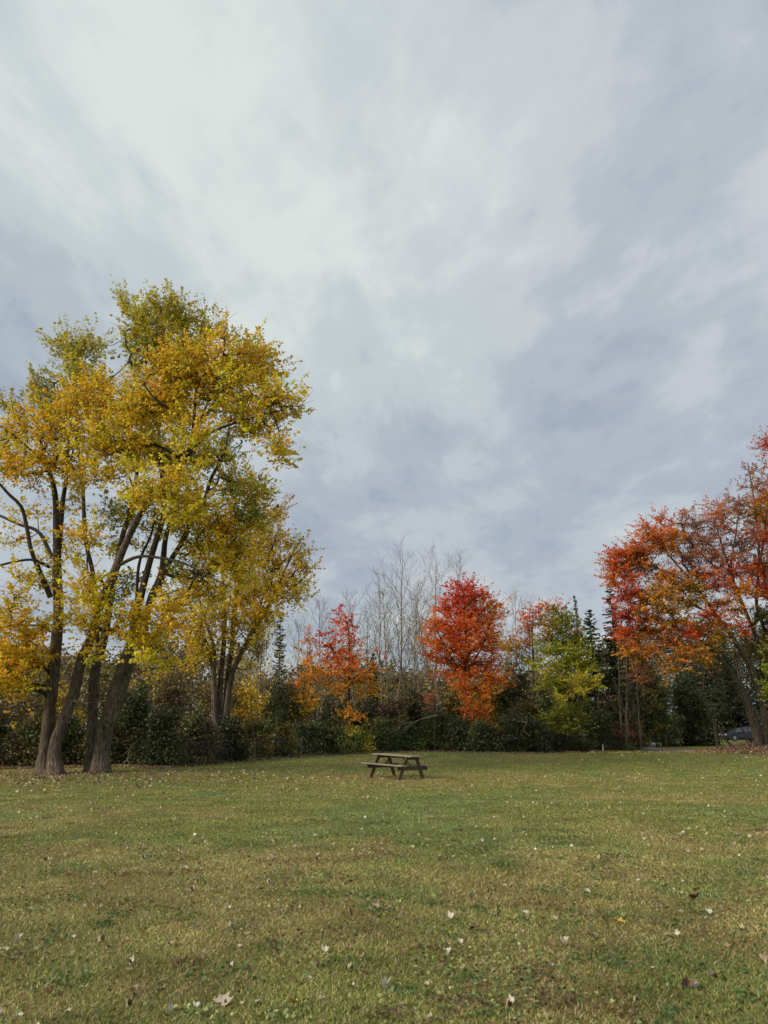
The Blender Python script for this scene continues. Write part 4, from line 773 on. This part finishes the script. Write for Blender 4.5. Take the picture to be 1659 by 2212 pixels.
# far wood that closes the gaps between the trees
def far_wood():
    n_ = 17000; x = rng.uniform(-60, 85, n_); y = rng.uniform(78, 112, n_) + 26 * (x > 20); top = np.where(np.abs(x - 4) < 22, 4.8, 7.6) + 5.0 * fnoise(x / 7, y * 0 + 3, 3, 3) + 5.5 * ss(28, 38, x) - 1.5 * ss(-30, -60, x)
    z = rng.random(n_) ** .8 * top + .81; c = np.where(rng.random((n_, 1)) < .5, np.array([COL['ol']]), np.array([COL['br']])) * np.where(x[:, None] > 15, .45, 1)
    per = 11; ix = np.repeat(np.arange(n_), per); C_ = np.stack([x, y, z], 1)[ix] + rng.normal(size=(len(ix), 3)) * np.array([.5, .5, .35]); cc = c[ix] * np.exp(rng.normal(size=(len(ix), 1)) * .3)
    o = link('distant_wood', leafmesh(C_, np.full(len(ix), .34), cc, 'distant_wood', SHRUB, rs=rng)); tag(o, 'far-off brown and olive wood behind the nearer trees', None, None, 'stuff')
far_wood()

# ------------------------------------------------------------------ grass, litter
def blades():
    n_ = 800000; y = 4.3 * np.exp(rng.random(n_) * math.log(50 / 4.3)); x = rng.uniform(-1, 1, n_) * (.60 * y + 1.2)
    d, f = lawn_mix(x, y); z = terrain(x, y)
    near = 1 - ss(7, 20, y)
    h = rng.uniform(.012, .030, n_) * (.75 + .7 * fnoise(x / .35, y / .35, 5, 2)) * (1 + .1 * near); wd = (.0023 + .00046 * y) * rng.uniform(.7, 1.4, n_)
    th = rng.uniform(0, 6.283, n_); lean = rng.uniform(.2, 2.0, n_) * h; la_ = rng.uniform(0, 6.283, n_)
    B = np.stack([x, y, z - .004], 1); s = np.stack([np.cos(th), np.sin(th), 0 * th], 1) * wd[:, None]
    T = B + np.stack([np.cos(la_) * lean, np.sin(la_) * lean, h], 1)
    u = rng.random(n_)[:, None]; dd = d[:, None]; ff = f[:, None]; r1 = rng.random(n_)[:, None]
    c = np.where(r1 < .10 + .62 * dd, OLIVE, GREEN); c = np.where(rng.random((n_, 1)) < .04 + .20 * dd, TAN, c); c = np.where((rng.random((n_, 1)) < ff * .8), FRESH, c)
    pt = fnoise(x / .55 + 3, y / .55, 1, 3)[:, None]; c = c * np.exp(rng.normal(size=(n_, 1)) * .30) * (.62 + .9 * pt); c = np.where(rng.random((n_, 1)) < .05 * (pt < .45), np.array((.16, .07, .04)), c)
    V = np.stack([B - s, B + s, T], 1).reshape(-1, 3); F_ = np.arange(n_ * 3).reshape(-1, 3)
    tag(link('grass', newmesh('grass', V, F_, GRASSM, np.repeat(c, 3, axis=0))), 'short autumn grass of the open lawn', None, None, 'stuff')
blades()
def clover():
    K = 420; py_ = 4.6 * np.exp(rng.random(K) * math.log(16 / 4.6)); px_ = rng.uniform(-1, 1, K) * .6 * py_; m_ = rng.integers(12, 60, K); ix = np.repeat(np.arange(K), m_); r_ = rng.uniform(.05, .22, K)[ix]
    x = px_[ix] + rng.normal(size=len(ix)) * r_; y = py_[ix] + rng.normal(size=len(ix)) * r_; C_ = np.stack([x, y, terrain(x, y) + rng.uniform(.012, .032, len(ix))], 1)
    kind = rng.random(K)[ix][:, None]; c = np.where(kind < .6, np.array((.10, .165, .05)), np.where(kind < .8, np.array((.17, .11, .06)), np.array((.30, .34, .12)))) * np.exp(rng.normal(size=(len(ix), 1)) * .25)
    tag(link('clover', leafmesh(C_, np.full(len(ix), .028), c, 'clover', GRASSM, droop=0, up=.8, wide=.5, fold=.1, rs=rng)), 'small clover and weed patches in the near lawn', None, None, 'stuff')
clover()
def leaf_scatter(name, label, X_, Y_, size, palette, lift=.012, flatn=.75):
    n_ = len(X_); Z_ = terrain(X_, Y_) + rng.uniform(.0, lift * 2, n_) + .006; pal = np.array(palette); c = pal[rng.integers(0, len(pal), n_)] * np.exp(rng.normal(size=(n_, 1)) * .2)
    me = leafmesh(np.stack([X_, Y_, Z_ + size * .12], 1), size * np.ones(n_), c, name, DRY, droop=0, up=flatn, wide=.42, fold=.3, rs=rng)
    return tag(link(name, me), label, None, None, 'stuff')
PALE = [(.50, .43, .31), (.42, .33, .21), (.54, .50, .40), (.36, .26, .16), (.50, .42, .18)]
BROWN = [(.20, .12, .07), (.28, .17, .10), (.35, .24, .15), (.14, .09, .06), (.40, .30, .2)]
# small leaves scattered over the middle and far lawn, too many and too small to count
n_ = 2700; y = 11 * np.exp(rng.random(n_) * math.log(48 / 11.)); x = rng.uniform(-1, 1, n_) * .62 * y; k = rng.random(n_) < .25 + 1.1 * ss(.45, .7, fnoise(x / 5, y / 3, 1, 3)) + .35 * ss(0, 18, x)
leaf_scatter('fallen_leaves', 'tiny pale leaves sprinkled over the far lawn', x[k], y[k], .042 + .0013 * y[k], PALE)
n_ = 4200; x = -15 + rng.normal(size=n_) * 7.5; y = 28.2 + rng.normal(size=n_) * 2.6; k = (y > 22) & (y < 34)
leaf_scatter('leaf_litter', 'brown and yellow leaf litter under the left maples', x[k], y[k], .085, BROWN + PALE[:2] + [(.5, .36, .06)])
# litter along the foot of the wood
hx = rng.uniform(-40, 1395, 9000); hpos = np.array([G(v_, float(np.interp(v_, HX, HY))) for v_ in np.linspace(-40, 1395, 60)]); gxv = np.linspace(-40, 1395, 60)
lx = np.interp(hx, gxv, hpos[:, 0]); ly = np.interp(hx, gxv, hpos[:, 1]) + rng.normal(size=len(hx)) * .35 + .25
leaf_scatter('leaf_litter', 'dark brown leaf litter along the foot of the wood', lx, ly, .09, BROWN)
n_ = 16000; th = rng.uniform(0, 6.283, n_); rr = np.sqrt(rng.random(n_)); x = 27.0 + np.cos(th) * rr * 8.5; y = 47.4 + np.sin(th) * rr * 3.45
leaf_scatter('leaf_litter', 'pinkish brown leaf mulch covering the bank under the leaning maple', x, y, .12, [(.42, .27, .19), (.34, .2, .13), (.5, .36, .27), (.25, .14, .09), (.45, .25, .12)], .03, .5)
n_ = 500; x = 17.5 + rng.normal(size=n_) * 4; y = 47 + rng.normal(size=n_) * .8
leaf_scatter('fallen_leaves', 'orange and pink leaves lying on the lawn crest before the path', x, y, .10, [(.5, .3, .2), (.6, .5, .3), (.5, .22, .1)])

def leaf_shape(seed, curl=.5):
    """a five-lobed dry leaf, curled, about 1 unit wide"""
    rs = np.random.default_rng(seed); out = []; n_ = 5
    ang = [-2.5, -1.9, -1.35, -.95, -.62, -.3, 0, .3, .62, .95, 1.35, 1.9, 2.5]; ra = [.24, .40, .33, .52, .38, .42, .60, .42, .38, .52, .33, .40, .24]
    V = [(0, 0, 0)]
    for a_, r_ in zip(ang, ra):
        r_ *= rs.uniform(.85, 1.15); x_, y_ = math.sin(a_) * r_, math.cos(a_) * r_; V.append((x_, y_, curl * (x_ * x_ * 1.4 + .5 * max(0, y_) ** 2) + rs.normal() * .03 * curl * 2))
    V.append((.02, -.42, .12 * curl)); V.append((-.02, -.42, .12 * curl)); m_ = len(ang)
    F_ = [(0, i, i + 1) for i in range(1, m_)] + [(0, m_ + 1, m_ + 2)]
    return np.array(V, float), np.array(F_)
def leaf_m(name, c, vein=.75):
    m, t, o = mat(name); n = t.nodes; l = t.links
    b = n.new('ShaderNodeBsdfPrincipled'); b.inputs['Roughness'].default_value = .7
    tcn = n.new('ShaderNodeTexCoord'); v = n.new('ShaderNodeTexNoise'); v.inputs['Scale'].default_value = 60; v.inputs['Detail'].default_value = 4; l.new(tcn.outputs['Object'], v.inputs['Vector'])
    r = n.new('ShaderNodeValToRGB'); r.color_ramp.elements[0].position = .35; r.color_ramp.elements[1].position = .62
    r.color_ramp.elements[0].color = (*[x_ * .62 for x_ in c], 1); r.color_ramp.elements[1].color = (*c, 1); l.new(v.outputs[0], r.inputs[0]); l.new(r.outputs[0], b.inputs['Base Color']); l.new(b.outputs[0], o.inputs[0]); return m
LM = dict(pale=leaf_m('pale_dry_leaf', (.50, .42, .31)), tan=leaf_m('tan_dry_leaf', (.36, .25, .15)), white=leaf_m('bleached_leaf', (.62, .57, .46)), brown=leaf_m('brown_leaf', (.17, .10, .065)), red=leaf_m('dark_red_leaf', (.16, .04, .025)),
          orange=leaf_m('orange_leaf', (.70, .28, .05)), yellow=leaf_m('yellow_leaf', (.78, .48, .06)), pink=leaf_m('pinkish_leaf', (.48, .30, .22)))
LMESH = {}
for ck, cm in LM.items():
    for s_ in range(3):
        V, F_ = leaf_shape(s_ + 11, (.6, 1.5, 2.4)[s_]); LMESH[ck, s_] = newmesh('fallen_leaf_%s' % ck, V, F_, cm)
def put_leaf(p, ck, shape, size, rz, tilt, label, group=None):
    o = bpy.data.objects.new('fallen_leaf', LMESH[ck, shape]); sc.collection.objects.link(o)
    o.location = (p[0], p[1], float(terrain(p[0], p[1])) + .018 + size * .08 * abs(tilt)); o.scale = (size,) * 3; o.rotation_euler = (tilt * .7, tilt * .3, rz)
    tag(o, label, 'leaf', group); return o
for (px, py, ck, s_, sz, lb) in [
    (478, 2176, 'pale', 0, .125, 'large flat cream leaf at the bottom of the lawn, left of centre'), (637, 2175, 'yellow', 1, .06, 'small yellow-orange leaf at the bottom of the lawn'),
    (1343, 1997, 'yellow', 0, .11, 'bright yellow leaf with brown edge on the right lawn'), (1507, 1929, 'orange', 0, .11, 'glowing orange leaf on the right lawn'), (1501, 1947, 'red', 1, .11, 'dark red leaf just below the glowing orange leaf'),
    (1547, 2121, 'tan', 1, .10, 'large curled tan leaf at lower right'), (1483, 2141, 'brown', 2, .095, 'crumpled dark grey-brown leaf left of the large curled tan leaf'), (596, 2046, 'red', 0, .09, 'small dark red leaf alone on the lower left lawn'),
    (101, 2158, 'pink', 1, .09, 'pink curled leaf near the lower left corner'), (1023, 2013, 'red', 0, .13, 'flat reddish leaf right of the lawn middle'), (812, 1968, 'pale', 1, .085, 'cream cupped leaf near the middle of the lawn'), (973, 1989, 'white', 1, .08, 'white cupped leaf right of the cream cupped one'),
    (758, 2140, 'white', 1, .075, 'left one of two white leaves near the bottom centre'), (833, 2137, 'white', 2, .08, 'right one of two white leaves near the bottom centre'), (760, 1980, 'red', 2, .07, 'small russet leaf left of the cream cupped leaf'), (1218, 2045, 'white', 2, .075, 'bleached curled leaf right of centre on the lower lawn'),
    (548, 2015, 'pale', 1, .07, 'pale cupped leaf above the small dark red leaf'), (480, 1928, 'pale', 1, .07, 'pale leaf standing on edge on the left lawn'), (420, 2010, 'white', 2, .06, 'tiny bleached leaf left of the pale cupped leaf'), (1437, 1921, 'pale', 1, .1, 'pair-sized pale leaf left of the glowing orange leaf')]:
    put_leaf(G(px, py), ck, s_, sz * 1.1, rng.uniform(0, 6.28), rng.uniform(.1, .8), lb)
KINDS = [('pale', 41, 'pale tan dry leaf', 'pale dry leaves on the lawn'), ('white', 30, 'bleached whitish leaf', 'bleached leaves on the lawn'), ('tan', 16, 'light brown dry leaf', 'light brown leaves on the lawn'),
         ('brown', 6, 'dark brown leaf', 'dark brown leaves on the lawn'), ('red', 3, 'dull red leaf', 'dull red leaves on the lawn'), ('pink', 4, 'pinkish leaf', 'pinkish leaves on the lawn')]
cum = np.cumsum([k_[1] for k_ in KINDS])
for i in range(275):
    y = 5.0 * math.exp(rng.random() ** .95 * math.log(15 / 5.)); x = rng.uniform(-.56, .56) * y; j = int(np.searchsorted(cum, rng.random() * 99.9)); ck, _, lb, gr = KINDS[j]
    sh = int(rng.integers(0, 3)); side = ('left', 'middle', 'right')[int(x / y > -.2) + int(x / y > .2)]; far = 'near' if y < 8 else 'farther'
    lb = '%s, %s, %s side of the %s grass' % (lb, ('lying open', 'cupped', 'tightly curled')[sh], side, far) if side != 'middle' else '%s, %s, middle of the %s grass' % (lb, ('lying open', 'cupped', 'tightly curled')[sh], far)
    put_leaf((x, y), ck, sh, rng.uniform(.04, .075), rng.uniform(0, 6.28), rng.uniform(-.6, 1.1), lb, gr)

# ------------------------------------------------------------------ picnic table
WOODT = plain('weathered_board', (.30, .25, .18), .85, 0, .35, 6, .4, 0, (1.2, 14, 14))
WOODG = plain('grey_weathered_board', (.24, .215, .17), .85, 0, .45, 9, .5, 0, (1.0, 16, 16))
WOODD = plain('dark_weathered_timber', (.10, .068, .04), .85, 0, .45, 6, .4, 0, (12, 12, 1.6))
BOLT = plain('rusty_bolt', (.16, .13, .11), .5, .7)
def boxmesh(name, c, dims, m, rot=None, bev=.006):
    import bmesh
    bm = bmesh.new(); bmesh.ops.create_cube(bm, size=1)
    for v_ in bm.verts: v_.co = Vector((v_.co.x * dims[0], v_.co.y * dims[1], v_.co.z * dims[2]))
    bmesh.ops.bevel(bm, geom=bm.edges[:], offset=bev, segments=1, affect='EDGES')
    me = bpy.data.meshes.new(name); bm.to_mesh(me); bm.free(); me.materials.append(m); return me
def bar(name, a, b, wy, wz, m, parent, roll=0.0):
    """board from a to b; wy across, wz thickness"""
    a = Vector(a); b = Vector(b); d = b - a; me = boxmesh(name, None, (d.length, wy, wz), m); o = link(name, me, parent)
    o.location = (a + b) / 2; X_ = d.normalized(); ref = Vector((0, 1, 0)) if abs(X_.y) < .9 else Vector((0, 0, 1)); Z_ = X_.cross(ref).normalized(); Y_ = Z_.cross(X_)
    from mathutils import Matrix
    o.rotation_euler = Matrix((X_, Y_, Z_)).transposed().to_euler(); return o
def picnic_table():
    c = G(857, 1680.5); root = thing('picnic_table', 'weathered wooden picnic table with attached benches alone on the lawn', 'picnic table', c, None, math.atan2(.687, -.727))
    root.rotation_euler = (R(1.2), R(-2.0), math.atan2(.687, -.727)); root.scale = (1.028,) * 3
    Lt = 1.83; nb = 5; wB = .138
    for i in range(nb):       # x along the table, y across
        yy = (i - (nb - 1) / 2) * (wB + .008); sh = (.01, -.006, .012, 0, -.01)[i]
        bar('tabletop_board', (-Lt / 2 + sh, yy, .735), (Lt / 2 + sh, yy, .735 + (.004, 0, -.003, .005, 0)[i]), wB, .038, (WOODT, WOODG, WOODT, WOODG, WOODG)[i], root)
    for s in (-1, 1):
        for k in (0, 1):
            yy = s * (.60 + k * .146); bar('bench_board', (-Lt / 2 - .01 * k, yy, .435), (Lt / 2 + .012 * k, yy, .435), .138, .038, WOODG if k == (s > 0) else WOODT, root)
    for e in (-1, 1):
        x = e * .65
        for s in (-1, 1):
            bar('leg', (x, s * .60, -.01), (x, s * .24, .715), .138, .04, WOODD, root)
            o = link('bolt', boxmesh('bolt', None, (.02, .03, .03), BOLT), root); o.location = (x + e * .066, s * .42, .365)
        bar('bench_support', (x + e * .040, -.755, .362), (x + e * .040, .755, .362), .136, .038, WOODD, root).rotation_euler.rotate_axis('X', 0)
        bar('top_cleat', (x + e * .040, -.33, .672), (x + e * .040, .33, .672), .085, .038, WOODD, root)
        bar('brace', (x - e * .03, 0, .39), (x - e * .42, 0, .705), .085, .036, WOODD, root)
    bar('middle_cleat', (0, -.33, .697), (0, .33, .697), .085, .036, WOODD, root)
    return root
picnic_table()

# ------------------------------------------------------------------ posts, fence, fallen limb, car
WHITEP = plain('white_painted_stake', (.80, .79, .76), .6, 0, .06, 20, .1)
DARKP = plain('dark_timber_post', (.055, .04, .03), .9, 0, .3, 12, .4, 0, (6, 6, 1))
BROWNP = plain('brown_timber_post', (.095, .062, .042), .9, 0, .3, 12, .4, 0, (6, 6, 1))
def post(label, x, yb, yt, w_, m, lean=0, name='post', Y=None, cap=True):
    if Y is None: g = G(x, yb)
    else:
        g = P(x, yb, Y); g[2] = float(terrain(g[0], Y))
    H = P(x, yt, g[1])[2] - g[2]; r_ = w_ * .5 * mpd(g[1]); root = thing(name, label, 'post', g)
    import bmesh
    bm = bmesh.new(); K = 10
    rings = []
    for z, rr in ((-.15, 1.05), (H * .5, 1), (H - r_ * .5, .97), (H, .7)):
        rings.append([bm.verts.new((rr * r_ * math.cos(i / K * 6.283) * (1 + .05 * math.sin(i * 2.1)) + lean * z, rr * r_ * math.sin(i / K * 6.283), z + (.15 * r_ * math.sin(i)))) for i in range(K)])
    for a_, b_ in zip(rings, rings[1:]):
        for i in range(K): bm.faces.new((a_[i], a_[(i + 1) % K], b_[(i + 1) % K], b_[i]))
    bm.faces.new(rings[-1]); me = bpy.data.meshes.new('shaft'); bm.to_mesh(me); bm.free(); me.materials.append(m); link('shaft', me, root); return root
post('short white stake at the lawn edge before the spruces', 1303, 1622, 1608, 2.6, WHITEP)
post('leaning thin white post at the far side of the path', 1405, 1598, 1577, 2.4, WHITEP, -.06, Y=80)
post('short dark post at the left side of the path', 1380, 1614, 1600, 3.2, DARKP)
post('thin brown post left of the low brush by the path', 1441, 1616, 1592, 2.4, BROWNP)
post('thick brown timber post left of the leaf bank', 1551, 1621, 1558, 5.2, BROWNP, -.02)
post('grey post behind the thick brown post', 1542, 1610, 1568, 2.6, BARE)
post('thin stake right of the thick brown post', 1562, 1613, 1575, 1.4, BROWNP, -.03)
post('grey slanting sapling stake on the leaf bank before the car', 1616, 1609, 1562, 3, BROWNP, -.25)
post('short dark stump post on the leaf bank before the car', 1623, 1606, 1596, 3, DARKP, -.1)
# curved dark limb on the grass
def limb():
    pts = [P(1560, 1560, 48.3), P(1564, 1585, 48), P(1571, 1602, 47.6), P(1582, 1611, 47.3), P(1590, 1615, 47.1), P(1602, 1612, 47.2)]
    org = pts[-2].copy(); org[2] = float(terrain(org[0], org[1])); root = thing('fallen_branch', 'dark curved limb bending down to the grass before the leaf bank', 'branch', org)
    tube_obj('limb', pts, [.03, .04, .055, .07, .08, .05], DARKP, root, org, 8, .05, step=.1)
limb()
def dead_branch(label, pts, Y, seed):
    rs = np.random.default_rng(seed); q_ = [P(a, b, Y) for a, b in pts]; org = q_[0].copy(); root = thing('dead_branch', label, 'branch', org)
    tube_obj('limb', q_, np.linspace(.035, .012, len(q_)), BARE, root, org, 6, .04, step=.15)
    for k in range(5):
        i = rs.integers(1, len(q_)); d = rs.normal(size=3) * .5 + (q_[i] - q_[i - 1]); d = d / np.linalg.norm(d) * rs.uniform(.5, 1.1)
        tube_obj('twig', [q_[i], q_[i] + d * .5 + rs.normal(size=3) * .05, q_[i] + d], [.015, .01, .005], BARE, root, org, 5, 0, step=.15)
dead_branch('pale forked dead branch in the dark gap left of the yellow-green maple', [(1145, 1590), (1131, 1577), (1138, 1562)], 45.5, 4)
dead_branch('pale dead branch arching above the hedge behind the picnic table', [(945, 1545), (915, 1552), (893, 1560), (866, 1565)], 46, 7)
dead_branch('pale broken twig hanging on the leaning trunk of the leftmost maple', [(178, 1500), (166, 1518), (158, 1512)], 29.2, 9)
dead_branch('pale crooked stick on the ground right of the thick forked trunk', [(262, 1655), (275, 1640), (280, 1618)], 33.5, 12)

# wire fence in front of the hedge
STEEL = plain('dull_galvanised_wire', (.14, .14, .13), .6, .6, .2)
def wire_fence(label, xa, xb, npost, h=.95, inset=.25):
    a_ = G(xa, float(np.interp(xa, HX, HY))); root = thing('wire_fence', label, 'fence', a_); tops = []
    for x in np.linspace(xa, xb, npost):
        g = G(x, float(np.interp(x, HX, HY))); g[1] += inset; g[2] = float(terrain(g[0], g[1])); tops.append(g)
        tube_obj('post', [g + (0, 0, -.1), g + (0, 0, h + .03)], [.025, .025], STEEL, root, a_, 7, 0, step=.6)
    for i in range(len(tops) - 1):
        p, q_ = tops[i], tops[i + 1]; tube_obj('rail', [p + (0, 0, h), q_ + (0, 0, h)], [.018, .018], STEEL, root, a_, 6, 0, step=1)
        n_ = int(np.linalg.norm(q_ - p) / .12); A = []; B = []
        for j in range(n_):
            for sg in (1, -1):
                s0 = j / n_; s1 = min(1, max(0, s0 + sg * .8 / np.linalg.norm(q_ - p))); A.append(p + (q_ - p) * s0 - a_ + (0, 0, .05)); B.append(p + (q_ - p) * s1 - a_ + (0, 0, h))
        V, F_ = sticks(np.array(A), np.array(B), np.full(len(A), .003), np.full(len(A), .003), 3); o = link('wire_mesh', newmesh('wire_mesh', V, F_, STEEL), root); o['kind'] = 'stuff'
wire_fence('low wire fence half buried in the dark brush on the left', 395, 650, 6)
wire_fence('low wire fence under the yellow-green maple', 1165, 1262, 4)

def car():
    Y = 84.0; c0 = P(1604, 1590, Y); gz = float(terrain(c0[0], Y)); root = thing('parked_car', 'dark blue car parked in the shade behind the leaning trunks', 'car', (c0[0], Y, gz), None, R(6))
    BODY = plain('dark_blue_paint', (.006, .008, .016), .35, 0, .05, 5, 0, .3); GLASS = plain('car_glass', (.03, .04, .05), .05, 0, .05, 5, 0, 1.0); TYRE = plain('tyre', (.02, .02, .02), .9); RIM = plain('rim', (.4, .4, .42), .3, .9); LAMP = plain('lamp_glass', (.7, .72, .75), .1, .1, .05)
    import bmesh
    # side outline from the nose (left, -x) to the tail
    prof = [(-2.25, .30), (-2.28, .55), (-2.15, .72), (-1.25, .90), (-.95, .93), (1.35, .97), (2.05, .95), (2.22, .80), (2.26, .35), (1.9, .25), (-1.9, .22)]
    def prism(prof, w0, w1, m, name, zmid):
        bm = bmesh.new(); r_ = []
        for yy, k in ((-w0 / 2, 1), (-w0 / 2 + .08, 0), (w0 / 2 - .08, 0), (w0 / 2, 1)):
            r_.append([bm.verts.new((x * (1 - .02 * k), yy if z < zmid else yy * w1 / w0, z - (.03 * k if z > .5 else -.03 * k))) for x, z in prof])
        n_ = len(prof)
        for a_, b_ in zip(r_, r_[1:]):
            for i in range(n_): bm.faces.new((a_[i], a_[(i + 1) % n_], b_[(i + 1) % n_], b_[i]))
        bm.faces.new(r_[0]); bm.faces.new(r_[-1][::-1]); bmesh.ops.recalc_face_normals(bm, faces=bm.faces); me = bpy.data.meshes.new(name); bm.to_mesh(me); bm.free(); me.materials.append(m); return link(name, me, root)
    prism(prof, 1.78, 1.66, BODY, 'body', .7)
    prism([(-1.15, .91), (-.35, 1.33), (.75, 1.36), (1.6, .965)], 1.6, 1.3, GLASS, 'window', 1.0); prism([(-.42, 1.335), (-.3, 1.385), (.7, 1.41), (.86, 1.35)], 1.34, 1.2, BODY, 'roof', 1.38)
    for sx in (-.42, .25, .88):
        bar('pillar', (sx, -.79, .95), (sx + (.1 if sx < 0 else -.05), -.665, 1.34), .05, .06, BODY, root)
    for x in (-1.38, 1.36):
        for s in (-1, 1):
            bm = bmesh.new(); bmesh.ops.create_cone(bm, cap_ends=True, segments=24, radius1=.32, radius2=.32, depth=.2); me = bpy.data.meshes.new('wheel'); bm.to_mesh(me); bm.free(); me.materials.append(TYRE)
            o = link('wheel', me, root); o.location = (x, s * .8, .32); o.rotation_euler = (R(90), 0, 0)
            bm = bmesh.new(); bmesh.ops.create_cone(bm, cap_ends=True, segments=16, radius1=.2, radius2=.18, depth=.22); me = bpy.data.meshes.new('rim'); bm.to_mesh(me); bm.free(); me.materials.append(RIM); link('rim', me, o)
    for s in (-1, 1):
        o = link('headlight', boxmesh('headlight', None, (.14, .34, .12), LAMP, bev=.02), root); o.location = (-2.17, s * .6, .64)
    bar('door_handle', (-.1, -.9, .80), (.08, -.9, .80), .03, .03, RIM, root)
car()
